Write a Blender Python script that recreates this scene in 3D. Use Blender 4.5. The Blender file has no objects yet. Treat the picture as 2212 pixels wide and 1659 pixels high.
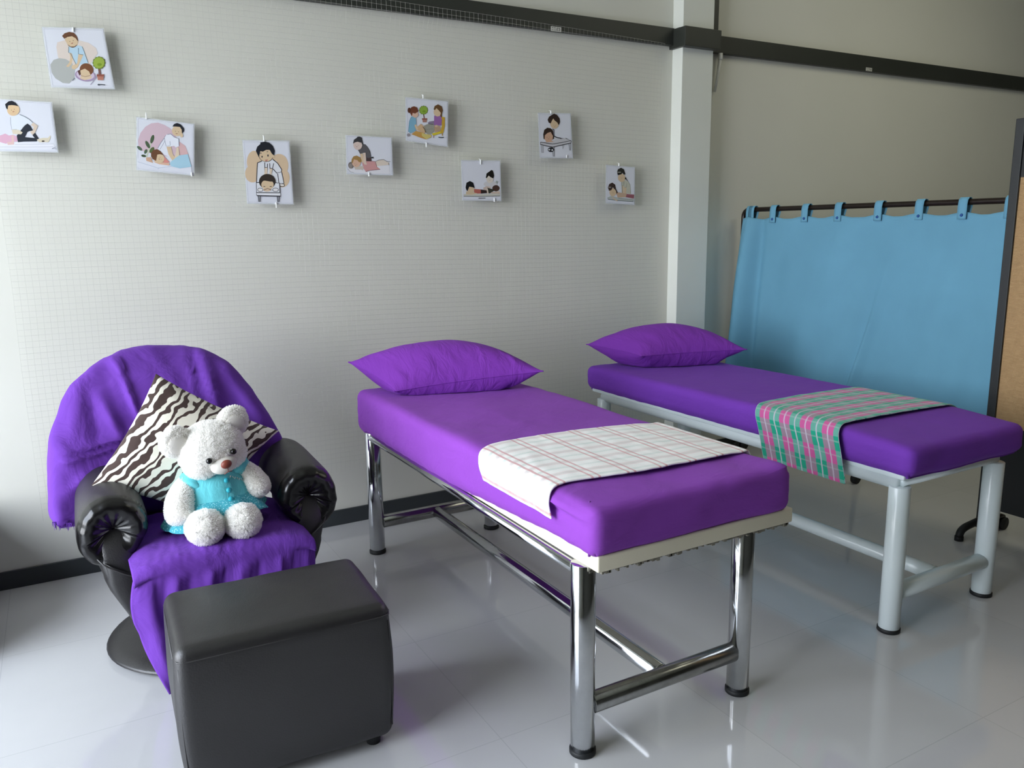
import bpy, bmesh, math, random
from mathutils import Vector, Matrix, noise
random.seed(7)
S = bpy.context.scene
COL = S.collection
PI = math.pi

# ------------------------------------------------------------------ camera
F, PITCH, YAW, ROLL, CH, CD = 1734.18, 0.191892, 0.510238, -0.014578, 1.5, 3.902982
cy, sy, cp, sp = math.cos(YAW), math.sin(YAW), math.cos(PITCH), math.sin(PITCH)
FW = Vector((sy*cp, cy*cp, -sp)); RT = Vector((cy, -sy, 0)); UP = RT.cross(FW)
RT, UP = math.cos(ROLL)*RT + math.sin(ROLL)*UP, -math.sin(ROLL)*RT + math.cos(ROLL)*UP
CP = Vector((0, -CD, CH))
cam = bpy.data.cameras.new('camera')
cam.sensor_fit = 'HORIZONTAL'; cam.sensor_width = 36; cam.lens = F/2212*36
cam.clip_start = .05; cam.clip_end = 200
co = bpy.data.objects.new('camera', cam); COL.objects.link(co)
co.matrix_world = Matrix(((RT.x, UP.x, -FW.x, CP.x), (RT.y, UP.y, -FW.y, CP.y), (RT.z, UP.z, -FW.z, CP.z), (0, 0, 0, 1)))
S.camera = co

def ray(u, v): return FW + RT*((u-1106)/F) + UP*((829.5-v)/F)
def at_y(u, v, y):
    d = ray(u, v); return CP + d*((y-CP.y)/d.y)

# ------------------------------------------------------------------ materials
def lin(h):
    h = h.lstrip('#'); o = []
    for i in (0, 2, 4):
        c = int(h[i:i+2], 16)/255
        o.append(c/12.92 if c <= .04045 else ((c+.055)/1.055)**2.4)
    return (*o, 1)

class NT:
    def __init__(s, name):
        s.m = bpy.data.materials.new(name); s.m.use_nodes = True
        s.t = s.m.node_tree; s.b = s.t.nodes['Principled BSDF']; s.out = s.t.nodes['Material Output']
    def n(s, typ, **kw):
        nd = s.t.nodes.new(typ)
        for k, v in kw.items(): setattr(nd, k, v)
        return nd
    def link(s, a, b): s.t.links.new(a, b)
    def put(s, sock, v):
        if isinstance(v, bpy.types.NodeSocket): s.link(v, sock)
        else: sock.default_value = v
    def math(s, op, a, b=0.0, c=None):
        nd = s.n('ShaderNodeMath', operation=op)
        s.put(nd.inputs[0], a); s.put(nd.inputs[1], b)
        if c is not None: s.put(nd.inputs[2], c)
        return nd.outputs[0]
    def mix(s, fac, a, b):
        nd = s.n('ShaderNodeMix', data_type='RGBA')
        s.put(nd.inputs[0], fac); s.put(nd.inputs[6], a); s.put(nd.inputs[7], b)
        return nd.outputs[2]
    def noise(s, scale, detail=3, vec=None, rough=.5, dist=0):
        nd = s.n('ShaderNodeTexNoise'); nd.inputs['Scale'].default_value = scale
        nd.inputs['Detail'].default_value = detail; nd.inputs['Roughness'].default_value = rough
        nd.inputs['Distortion'].default_value = dist
        if vec is not None: s.link(vec, nd.inputs['Vector'])
        return nd.outputs['Fac']
    def coord(s, kind='Object'): return s.n('ShaderNodeTexCoord').outputs[kind]
    def mapping(s, vec, scale=(1, 1, 1), rot=(0, 0, 0), loc=(0, 0, 0)):
        nd = s.n('ShaderNodeMapping'); s.link(vec, nd.inputs[0])
        nd.inputs['Scale'].default_value = scale; nd.inputs['Rotation'].default_value = rot; nd.inputs['Location'].default_value = loc
        return nd.outputs[0]
    def bump(s, h, strength=.3, dist=.01, prev=None):
        nd = s.n('ShaderNodeBump'); nd.inputs['Strength'].default_value = strength; nd.inputs['Distance'].default_value = dist
        s.link(h, nd.inputs['Height'])
        if prev is not None: s.link(prev, nd.inputs['Normal'])
        s.link(nd.outputs[0], s.b.inputs['Normal']); return nd.outputs[0]
    def sep(s, v):
        nd = s.n('ShaderNodeSeparateXYZ'); s.link(v, nd.inputs[0]); return nd.outputs
    def set(s, **kw):
        for k, v in kw.items():
            s.put(s.b.inputs[k.replace('_', ' ')], v)
        return s

def plain(name, col, rough=.5, metal=0, var=.05, nscale=20, bump=0, bscale=200, spec=.5, coat=0):
    t = NT(name); c = lin(col)
    f = t.noise(nscale, 3, t.coord())
    d = tuple(x*(1-var*2) for x in c[:3])+(1,); l = tuple(min(1, x*(1+var)) for x in c[:3])+(1,)
    t.set(Base_Color=t.mix(f, d, l), Roughness=rough, Metallic=metal)
    t.b.inputs['Specular IOR Level'].default_value = spec
    t.b.inputs['Coat Weight'].default_value = coat
    if bump: t.bump(t.noise(bscale, 2, t.coord()), bump, .004)
    return t.m

def cloth(name, col, sheen=.10, weave=900, wr=.35, wscale=(9, 9, 9), rough=.85):
    t = NT(name); c = lin(col); o = t.coord()
    f = t.noise(4, 2, o)
    t.set(Base_Color=t.mix(f, tuple(x*.9 for x in c[:3])+(1,), tuple(min(1, x*1.08) for x in c[:3])+(1,)), Roughness=rough)
    t.b.inputs['Specular IOR Level'].default_value = .2
    t.b.inputs['Sheen Weight'].default_value = sheen; t.b.inputs['Sheen Roughness'].default_value = .4
    t.b.inputs['Sheen Tint'].default_value = (min(1, c[0]*2+.3), min(1, c[1]*2+.3), min(1, c[2]*1.5+.3), 1)
    n1 = t.noise(1, 4, t.mapping(o, wscale), .55, 1.2)
    b1 = t.bump(n1, wr, .02)
    t.bump(t.noise(weave, 1, o), .12, .002, b1)
    return t.m

M = {}
t = NT('wall_paint'); o = t.coord()
f = t.noise(1.3, 4, o); t.set(Base_Color=t.mix(f, lin('#d5d5ca'), lin('#dfdfd5')), Roughness=.55)
t.bump(t.noise(35, 5, o), .06, .004); M['wall'] = t.m
M['wall_white'] = plain('column_paint', '#e3e6de', .5, var=.03, nscale=3)
M['ceil'] = plain('ceiling_paint', '#cacabc', .8, var=.02)
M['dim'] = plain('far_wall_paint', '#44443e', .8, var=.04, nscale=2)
M['beam'] = plain('dark_grey_trunking', '#31342f', .42, var=.05, nscale=8)
M['skirting'] = plain('charcoal_skirting', '#34393c', .35, var=.05, nscale=8)
M['alu'] = plain('dark_aluminium', '#2a2b2b', .4, .6)
M['outside'] = plain('concrete_pavement', '#a5a5a0', .9, var=.1, nscale=2)

t = NT('polished_floor_tile')
pos = t.n('ShaderNodeNewGeometry').outputs['Position']; x, y, z = t.sep(pos)
T = .6645
def grid(c, off):
    a = t.math('FRACT', t.math('DIVIDE', t.math('SUBTRACT', c, off), T))
    return t.math('MINIMUM', a, t.math('SUBTRACT', 1.0, a)), t.math('FLOOR', t.math('DIVIDE', t.math('SUBTRACT', c, off), T))
gx, ix = grid(x, 2.340); gy, iy = grid(y, -.668)
g = t.math('LESS_THAN', t.math('MINIMUM', gx, gy), .0022)
cmb = t.n('ShaderNodeCombineXYZ'); t.link(ix, cmb.inputs[0]); t.link(iy, cmb.inputs[1])
wn = t.n('ShaderNodeTexWhiteNoise'); t.link(cmb.outputs[0], wn.inputs['Vector'])
tile = t.mix(wn.outputs['Value'], lin('#bcbcbd'), lin('#c3c3c4'))
cloud = t.mix(t.noise(3, 5, pos, .6), lin('#b8b8b9'), lin('#c7c7c8'))
colr = t.mix(.5, tile, cloud)
t.set(Base_Color=t.mix(t.math('MULTIPLY', g, .22), colr, lin('#77787a')), Roughness=t.math('ADD', .045, t.math('MULTIPLY', t.noise(6, 4, pos), .06)))
t.b.inputs['Specular IOR Level'].default_value = .62
t.bump(t.noise(2.2, 2, pos), .03, .01); M['floor'] = t.m

M['sheet1'] = cloth('purple_bed_sheet', '#8a46b2', wr=.22, wscale=(5, 9, 14))
M['sheet2'] = cloth('violet_bed_sheet', '#743cae', wr=.18, wscale=(5, 9, 14))
M['pillow'] = cloth('purple_pillowcase', '#7c38a8', wr=.45, wscale=(16, 5, 8))
M['throw'] = cloth('violet_throw_cloth', '#683aa0', wr=.5, wscale=(7, 7, 4))
M['curtain'] = cloth('sky_blue_curtain', '#6ba1bb', wr=.12, wscale=(5, 5, 1.5), sheen=.1)
M['tab_stud'] = plain('navy_snap_stud', '#1f4f93', .35)

def leather(name, col, rough=.38, bs=220, st=.12):
    t = NT(name); o = t.coord(); c = lin(col)
    t.set(Base_Color=t.mix(t.noise(12, 3, o), tuple(v*.9 for v in c[:3])+(1,), tuple(v*1.1 for v in c[:3])+(1,)),
          Roughness=t.math('ADD', rough-.05, t.math('MULTIPLY', t.noise(9, 3, o), .14)))
    v = t.n('ShaderNodeTexVoronoi'); v.inputs['Scale'].default_value = bs; t.link(o, v.inputs['Vector'])
    b1 = t.bump(t.noise(7, 3, o), .10, .02); t.bump(v.outputs['Distance'], st, .002, b1)
    return t.m
M['leather'] = leather('black_leatherette', '#1e1b1c', .46); M['leather'].node_tree.nodes['Principled BSDF'].inputs['Specular IOR Level'].default_value = .9
M['leather_soft'] = leather('charcoal_leatherette', '#171516', .43); M['leather_soft'].node_tree.nodes['Principled BSDF'].inputs['Specular IOR Level'].default_value = .8
M['gloss_leather'] = leather('glossy_black_leatherette', '#100f10', .2, 90, .1)
t = NT('chrome_tube'); o = t.coord()
t.set(Base_Color=t.mix(t.noise(18, 5, o, .7), lin('#b9bcbf'), lin('#d8dadd')), Metallic=1.0, Roughness=t.math('ADD', .05, t.math('MULTIPLY', t.noise(40, 4, o), .12)))
M['chrome'] = t.m
t = NT('worn_chrome_tube'); o = t.coord()
t.set(Base_Color=t.mix(t.noise(14, 6, o, .75), lin('#6e6c66'), lin('#c4c6c6')), Metallic=1.0, Roughness=t.math('ADD', .12, t.math('MULTIPLY', t.noise(30, 4, o), .2)))
M['chrome_worn'] = t.m
M['white_metal'] = plain('white_painted_tube', '#dbe6e8', .28, var=.03, nscale=5, coat=.2)
M['rubber'] = plain('black_rubber', '#15181a', .6)
M['cream'] = plain('cream_vinyl_edge', '#e3dcc6', .45, var=.03, nscale=6)
M['frayed'] = plain('frayed_backing', '#8d897c', .9, var=.25, nscale=80)
M['brown_metal'] = plain('dark_brown_tube', '#231a15', .3, .2)
M['black_frame'] = plain('matt_black_frame', '#1b1f20', .5)
M['black_panel'] = plain('black_panel', '#101415', .55)
t = NT('woven_burlap'); o = t.coord()
w1 = t.n('ShaderNodeTexWave', wave_type='BANDS', bands_direction='Z'); w1.inputs['Scale'].default_value = 60; w1.inputs['Distortion'].default_value = 2.5; w1.inputs['Detail'].default_value = 3; t.link(o, w1.inputs[0])
w2 = t.n('ShaderNodeTexWave', wave_type='BANDS', bands_direction='Y'); w2.inputs['Scale'].default_value = 60; w2.inputs['Distortion'].default_value = 2.5; w2.inputs['Detail'].default_value = 3; t.link(o, w2.inputs[0])
wv = t.math('MULTIPLY', w1.outputs['Fac'], w2.outputs['Fac'])
wf = t.math('ADD', t.math('MULTIPLY', wv, .55), t.math('MULTIPLY', t.noise(1, 4, t.mapping(o, (30, 30, 120))), .45))
t.set(Base_Color=t.mix(wf, lin('#94734c'), lin('#d8b688')), Roughness=.95); t.bump(wv, .5, .004); M['burlap'] = t.m

# zebra print
t = NT('zebra_print_cotton'); uv = t.coord('UV')
w = t.n('ShaderNodeTexWave', wave_type='BANDS', bands_direction='DIAGONAL'); t.link(t.mapping(uv, (1, .75, 1), (0, 0, .5)), w.inputs[0])
w.inputs['Scale'].default_value = 6.2; w.inputs['Distortion'].default_value = 8; w.inputs['Detail'].default_value = 1.6; w.inputs['Detail Scale'].default_value = 1.5; w.inputs['Detail Roughness'].default_value = .45
st = t.math('ADD', w.outputs['Fac'], t.math('MULTIPLY', t.math('SUBTRACT', t.noise(6, 2, uv), .5), 1.0))
k = t.n('ShaderNodeMapRange'); k.inputs['From Min'].default_value = .44; k.inputs['From Max'].default_value = .50; t.link(st, k.inputs[0])
t.set(Base_Color=t.mix(k.outputs[0], lin('#43302b'), lin('#efeadb')), Roughness=.8); t.b.inputs['Sheen Weight'].default_value = .15
t.bump(t.noise(8, 3, t.coord()), .2, .01); M['zebra'] = t.m

# towels: UV in metres (u = across the bed, v = along the bed)
def band(t, c, period, off, width):
    a = t.math('FRACT', t.math('ADD', t.math('DIVIDE', c, period), off))
    return t.math('LESS_THAN', t.math('ABSOLUTE', t.math('SUBTRACT', a, .5)), width/period/2)
t = NT('white_checked_towel'); uvv = t.coord('UV'); u, v, _ = t.sep(uvv)
wob = t.math('MULTIPLY', t.math('SUBTRACT', t.noise(14, 2, uvv), .5), .006)
u2 = t.math('ADD', u, wob); v2 = t.math('ADD', v, wob)
base = t.mix(t.noise(1, 3, t.mapping(uvv, (4, 40, 1))), lin('#f1f2f0'), lin('#fbf8f6'))
gs = t.math('MULTIPLY', band(t, v2, .052, 0, .016), t.math('MULTIPLY', t.noise(10, 2, uvv), .75))
base = t.mix(gs, base, lin('#b9cdc6'))
pk = t.math('MULTIPLY', band(t, v2, .104, .25, .03), .28); base = t.mix(pk, base, lin('#e2b3b6'))
p1 = band(t, u2, .115, 0.38, .008); p2 = band(t, u2, .115, 0.58, .008)
pp = t.math('MULTIPLY', t.math('MAXIMUM', p1, p2), t.math('ADD', .45, t.math('MULTIPLY', t.noise(30, 2, uvv), .5)))
base = t.mix(pp, base, lin('#c9797f'))
t.set(Base_Color=base, Roughness=.95); t.b.inputs['Sheen Weight'].default_value = .3
b1 = t.bump(t.noise(420, 1, t.coord()), .25, .002); M['towel_white'] = t.m

t = NT('green_pink_plaid_towel'); uvv = t.coord('UV'); u, v, _ = t.sep(uvv)
wob = t.math('MULTIPLY', t.math('SUBTRACT', t.noise(40, 2, uvv), .5), .004)
u2 = t.math('ADD', u, wob); v2 = t.math('ADD', v, wob)
PV, PU = .112, .105
colT = band(t, v2, PV, 0.5, PV/2); rowT = band(t, u2, PU, 0.1, PU/2)
teal, pink, gry = lin('#14a484'), lin('#cf5c9c'), lin('#8fa3a6')
cc = t.mix(colT, pink, teal)
agree = t.math('ABSOLUTE', t.math('SUBTRACT', colT, rowT))
cc = t.mix(t.math('MULTIPLY', agree, .9), cc, t.mix(colT, lin('#9a8a96'), lin('#6aae9e')))
wl = t.math('MAXIMUM', band(t, v2, PV/2, .5, .007), 0)
cc = t.mix(t.math('MULTIPLY', wl, .75), cc, lin('#cfc4d6'))
wr2 = band(t, u2, PU/2, .55, .006)
cc = t.mix(t.math('MULTIPLY', wr2, .3), cc, lin('#b9c4c4'))
t.set(Base_Color=cc, Roughness=.95); t.b.inputs['Sheen Weight'].default_value = .2
t.bump(t.noise(420, 1, t.coord()), .2, .002); M['towel_plaid'] = t.m

# plush and doll clothes
t = NT('white_plush'); o = t.coord()
n1 = t.noise(75, 4, o, .7); n2 = t.noise(260, 3, o, .7)
t.set(Base_Color=t.mix(n1, lin('#dcd9d2'), lin('#f2efe8')), Roughness=1.0); t.b.inputs['Sheen Weight'].default_value = .5; t.b.inputs['Sheen Roughness'].default_value = .6
t.b.inputs['Specular IOR Level'].default_value = .05
b1 = t.bump(n1, .55, .012); t.bump(n2, .4, .004, b1); M['plush'] = t.m
t = NT('white_plush_fur')
df = t.n('ShaderNodeBsdfDiffuse'); df.inputs['Color'].default_value = (.97, .96, .94, 1)
tl = t.n('ShaderNodeBsdfTranslucent'); tl.inputs['Color'].default_value = (.97, .96, .94, 1)
mxs = t.n('ShaderNodeMixShader'); mxs.inputs[0].default_value = .5
t.link(df.outputs[0], mxs.inputs[1]); t.link(tl.outputs[0], mxs.inputs[2]); t.link(mxs.outputs[0], t.out.inputs[0]); M['fur'] = t.m
M['muzzle'] = plain('smooth_white_plush', '#d6d2ca', .95, var=.02)
M['eye'] = plain('black_glass_eye', '#070606', .08)
M['nose'] = plain('brown_velvet_nose', '#7d3a2b', .5)
M['aqua'] = cloth('aqua_cotton', '#66c3cc', sheen=.1, wr=.3, wscale=(25, 25, 12))
t = NT('speckled_aqua_cotton'); o = t.coord()
v = t.n('ShaderNodeTexVoronoi'); v.inputs['Scale'].default_value = 150; t.link(o, v.inputs['Vector'])
t.set(Base_Color=t.mix(t.math('LESS_THAN', v.outputs['Distance'], .33), lin('#3e9fae'), lin('#8ccdd6')), Roughness=.85)
t.bump(t.noise(40, 3, o), .3, .008); M['aqua_speck'] = t.m
M['aqua_button'] = plain('turquoise_button', '#2fb2c4', .3)
M['pink_cloth'] = plain('dusty_pink_cloth', '#b9707c', .8)
t = NT('clear_plastic_netting'); t.set(Base_Color=lin('#c2c2b9'), Roughness=.4)
t.b.inputs['Transmission Weight'].default_value = .15; M['net'] = t.m
M['paper'] = plain('printed_paper', '#dfe2ea', .5, var=.01)
t = NT('clear_plastic_sleeve'); t.set(Base_Color=lin('#dfe3e6'), Roughness=.15); t.b.inputs['Alpha'].default_value = .55; M['sleeve'] = t.m
M['clip'] = plain('translucent_white_clip', '#e6e8e6', .3)
M['pipe'] = plain('white_pvc', '#d9d9d4', .4)
M['sticker'] = plain('white_sticker', '#cfcfc8', .6); M['ink'] = plain('dark_ink', '#3a3a38', .7)

# ------------------------------------------------------------------ object helpers
def tag(o, label=None, cat=None, group=None, kind=None):
    if label: o['label'] = label
    if cat: o['category'] = cat
    if group: o['group'] = group
    if kind: o['kind'] = kind
    return o
def empty(name, loc, label, cat, group=None):
    e = bpy.data.objects.new(name, None); e.location = loc; e.empty_display_size = .1; COL.objects.link(e)
    return tag(e, label, cat, group)
def origin(o):
    v = Vector((0, 0, 0))
    while o is not None: v += o.location; o = o.parent
    return v
def put(name, bm, mat, parent=None, smooth=True, loc=None):
    """link a bmesh given in world coordinates; loc = where its origin stands"""
    me = bpy.data.meshes.new(name)
    bmesh.ops.recalc_face_normals(bm, faces=bm.faces)
    base = origin(parent) if parent is not None else Vector((0, 0, 0))
    if loc is not None: org = Vector(loc)
    elif parent is not None: org = base
    else: org = Vector((0, 0, 0))
    bmesh.ops.translate(bm, verts=bm.verts, vec=-org)
    bm.to_mesh(me); bm.free()
    for m in (mat if isinstance(mat, list) else [mat]): me.materials.append(m)
    if smooth:
        for p in me.polygons: p.use_smooth = True
    o = bpy.data.objects.new(name, me); COL.objects.link(o)
    if parent is not None: o.parent = parent
    o.location = org-base
    return o
def mods(o, sub=0, solid=0, off=1):
    if solid: m = o.modifiers.new('solid', 'SOLIDIFY'); m.thickness = solid; m.offset = off
    if sub: m = o.modifiers.new('sub', 'SUBSURF'); m.levels = sub; m.render_levels = sub
    return o
def B(): return bmesh.new()
def box(bm, a, b, bev=0):
    r = bmesh.ops.create_cube(bm, size=1)['verts']
    for v in r:
        v.co = Vector([a[i]+(b[i]-a[i])*(v.co[i]+.5) for i in range(3)])
    if bev:
        es = list({e for v in r for e in v.link_edges}); bmesh.ops.bevel(bm, geom=es, offset=bev, segments=3, affect='EDGES', profile=.5)
    return bm
def frame(d):
    d = d.normalized(); a = Vector((0, 0, 1)) if abs(d.z) < .9 else Vector((1, 0, 0))
    u = d.cross(a).normalized(); return u, d.cross(u).normalized()
def tube(bm, pts, r, seg=20, cap=True):
    pts = [Vector(p) for p in pts]; rs = r if isinstance(r, (list, tuple)) else [r]*len(pts)
    rings = []; u = None
    for i, p in enumerate(pts):
        d = (pts[min(i+1, len(pts)-1)]-pts[max(i-1, 0)]).normalized()
        if u is None: u, w = frame(d)
        else:
            u = (u-d*u.dot(d)).normalized(); w = d.cross(u).normalized()
        rings.append([bm.verts.new(p+(u*math.cos(2*PI*k/seg)+w*math.sin(2*PI*k/seg))*rs[i]) for k in range(seg)])
    for a, b in zip(rings, rings[1:]):
        for k in range(seg): bm.faces.new((a[k], a[(k+1) % seg], b[(k+1) % seg], b[k]))
    if cap:
        bm.faces.new(rings[0][::-1]); bm.faces.new(rings[-1])
    return bm
def leg_bm(p0, p1, r):
    bm = B(); p0, p1 = Vector(p0), Vector(p1); d = (p1-p0).normalized()
    return tube(bm, [p0, p0+d*.002, p1-d*.002, p1], [r-.002, r, r, r-.002], 28)
def arc(p, q, c, n=8):
    """bezier corner"""
    p, q, c = Vector(p), Vector(q), Vector(c)
    return [(1-t)**2*p+2*t*(1-t)*c+t*t*q for t in [i/n for i in range(n+1)]]
def ball(bm, c, r, rot=None, seg=24, rings=16, disp=None):
    r = r if isinstance(r, (list, tuple)) else (r, r, r)
    vs = bmesh.ops.create_uvsphere(bm, u_segments=seg, v_segments=rings, radius=1)['verts']
    for v in vs:
        p = Vector(v.co); n = p.copy()
        p = Vector((p.x*r[0], p.y*r[1], p.z*r[2]))
        if disp: p += n*disp(p)
        if rot is not None: p = rot @ p
        v.co = p+Vector(c)
    return bm
def axis_pts(s, r, n, k=4):
    a = [-s/2+r*(1-math.cos(i/k*PI/2)) for i in range(k)]
    return a+[-s/2+r+(s-2*r)*i/n for i in range(n+1)]+[-x for x in a[::-1]]
def rbox(bm, lo, hi, r, n=(10, 10, 4), disp=None, k=4):
    c = [(a+b)/2 for a, b in zip(lo, hi)]; s = [b-a for a, b in zip(lo, hi)]
    ax = [axis_pts(s[i], r, n[i], k) for i in range(3)]
    cache = {}
    def V(p):
        key = tuple(round(x, 6) for x in p)
        if key in cache: return cache[key]
        q = Vector([max(-s[i]/2+r, min(s[i]/2-r, p[i])) for i in range(3)])
        d = Vector(p)-q
        if d.length > 1e-9: q = q+d.normalized()*r
        nrm = d.normalized() if d.length > 1e-9 else Vector((0, 0, 1))
        w = q+Vector(c)
        if disp: w = disp(w, nrm)
        cache[key] = bm.verts.new(w); return cache[key]
    for i in range(3):
        j, l = (i+1) % 3, (i+2) % 3
        for sgn in (-1, 1):
            for a in range(len(ax[j])-1):
                for b in range(len(ax[l])-1):
                    q = []
                    for (aa, bb) in ((a, b), (a+1, b), (a+1, b+1), (a, b+1)):
                        p = [0, 0, 0]; p[i] = sgn*s[i]/2; p[j] = ax[j][aa]; p[l] = ax[l][bb]; q.append(V(p))
                    if len(set(q)) == 4: bm.faces.new(q)
    return bm
def gridmesh(fn, nu, nv, uvfn=None, close_u=False):
    bm = B(); P = [[bm.verts.new(fn(i/nu, j/nv)) for j in range(nv+1)] for i in range(nu if close_u else nu+1)]
    uvl = bm.loops.layers.uv.new('UVMap') if uvfn else None
    for i in range(nu):
        i2 = (i+1) % len(P)
        for j in range(nv):
            f = bm.faces.new((P[i][j], P[i2][j], P[i2][j+1], P[i][j+1]))
            if uvl:
                for lp, (a, b) in zip(f.loops, ((i, j), (i+1, j), (i+1, j+1), (i, j+1))): lp[uvl].uv = uvfn(a/nu, b/nv)
    return bm
def N3(x, y, z=0.0): return noise.noise(Vector((x, y, z)))
def interp(tab, x):
    if x <= tab[0][0]: return tab[0][1]
    for (a, b), (c, d) in zip(tab, tab[1:]):
        if x <= c: return b+(d-b)*(x-a)/(c-a)
    return tab[-1][1]
def smooth_interp(tab, x):
    if x <= tab[0][0]: return tab[0][1]
    for i in range(len(tab)-1):
        if x <= tab[i+1][0]:
            x0, y0 = tab[i]; x1, y1 = tab[i+1]
            m0 = (y1-tab[max(i-1, 0)][1])/(x1-tab[max(i-1, 0)][0]); m1 = (tab[min(i+2, len(tab)-1)][1]-y0)/(tab[min(i+2, len(tab)-1)][0]-x0)
            h = x1-x0; t_ = (x-x0)/h
            return (2*t_**3-3*t_**2+1)*y0+(t_**3-2*t_**2+t_)*h*m0+(-2*t_**3+3*t_**2)*y1+(t_**3-t_**2)*h*m1
    return tab[-1][1]

# ------------------------------------------------------------------ room
XL, XR, YF, ZC = -2.4, 7.6, -7.2, 3.75
WT = 3.2
WY = -3.35   # front end of the glazing
def struct(name, bm, mat, smooth=False):
    return tag(put(name, bm, mat, None, smooth), kind='structure')
struct('floor', box(B(), (XL-.15, YF-.15, -.12), (XR+.15, .15, 0)), M['floor'])
struct('ceiling', box(B(), (XL-.15, YF-.15, ZC), (XR+.15, .15, ZC+.12)), M['ceil'])
struct('wall_back', box(B(), (XL-.15, 0, 0), (XR+.15, .15, ZC)), M['wall'])
struct('wall_right', box(B(), (XR, YF, 0), (XR+.15, 0, ZC)), M['dim'])
struct('wall_front', box(B(), (XL-.15, YF-.15, 0), (XR+.15, YF, ZC)), M['dim'])
wl = B(); box(wl, (XL-.15, YF, WT), (XL, 0, ZC)); box(wl, (XL-.15, -.28, 0), (XL, 0, WT)); box(wl, (XL-.15, YF, 0), (XL, WY, WT))
box(wl, (XL-.15, -1.25, 0), (XL, -.28, .42))
struct('wall_left', wl, M['wall'])
struct('unseen_shade_block', box(B(), (XL, -.70, 0), (-.44, -.014, .42), .01), M['beam'])  # unseen low block, added to shade the lower left wall and floor
wf = B()
for yy in (-.30, -1.27, WY+.02): box(wf, (XL-.12, yy-.03, .0), (XL-.05, yy+.03, WT))
box(wf, (XL-.12, WY, WT-.06), (XL-.05, -.28, WT)); box(wf, (XL-.12, WY, 0), (XL-.05, -1.25, .06)); box(wf, (XL-.12, -1.25, .42), (XL-.05, -.28, .48))
struct('window_1', wf, M['alu'])
struct('ground_outside', box(B(), (-14, -14, -.3), (XL-.15, 8, -.12)), M['outside'])
# column, trunking beams, skirting
struct('wall_column', box(B(), (3.300, -.09, 0), (3.538, .0, ZC), .004), M['wall_white'])
struct('trim_1', box(B(), (XL, -.035, 2.533), (3.285, 0, 2.628), .003), M['beam'])
tb = B(); box(tb, (3.277, -.137, 2.515), (3.555, -.088, 2.622), .003); box(tb, (3.277, -.09, 2.515), (3.301, -.0, 2.622)); box(tb, (3.537, -.09, 2.515), (3.555, -.0, 2.622))
struct('trim_2', tb, M['beam'])
struct('trim_3', box(B(), (3.55, -.035, 2.522), (XR, 0, 2.622), .003), M['beam'])
struct('trim_4', box(B(), (3.536, -.07, 2.615), (3.592, 0, ZC), .003), M['beam'])
bb = box(B(), (XL, -.012, 0), (3.302, 0, .080), .002); struct('baseboard_back', bb, M['skirting'])
bb = B(); box(bb, (3.536, -.012, 0), (XR, 0, .080), .002); box(bb, (3.29, -.102, 0), (3.548, -.088, .08)); box(bb, (3.29, -.09, 0), (3.301, 0, .08)); box(bb, (3.537, -.09, 0), (3.548, 0, .08))
struct('baseboard_column', bb, M['skirting'])
pb = B(); tube(pb, [(3.648, -.034, 2.522), (3.648, -.034, 2.492), (3.647, -.033, 2.484)], [.014, .014, .011], 14); tube(pb, [(3.647, -.032, 2.49), (3.640, -.025, 2.40), (3.628, -.014, 2.30)], [.0115, .010, .008], 12)
tag(put('conduit_pipe', pb, M['pipe']), 'thin white plastic conduit running down the corner right of the column', 'pipe')
def sticker(c, w, h, label):
    r = put('sticker', box(B(), (c[0]-w/2, c[1]-.0012, c[2]-h/2), (c[0]+w/2, c[1], c[2]+h/2)), M['sticker'], None, False)
    tag(r, label, 'sticker'); ib = B()
    for k in range(3):
        for i in range(4):
            x0 = c[0]-w*.42+i*w*.22+random.random()*.004; zz = c[2]+h*(.24-.24*k)
            if k != 1 or i > 1: box(ib, (x0, c[1]-.0018, zz-h*.06), (x0+w*.14, c[1]-.0012, zz+h*.06))
    put('print', ib, M['ink'], r, False)
p = at_y(1201, 63, -.0352); sticker(p, .066, .024, 'small white sticker on the dark beam left of the column')
p = at_y(1877, 150, -.0352); sticker(p, .062, .022, 'small white sticker on the dark beam right of the column')

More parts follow.
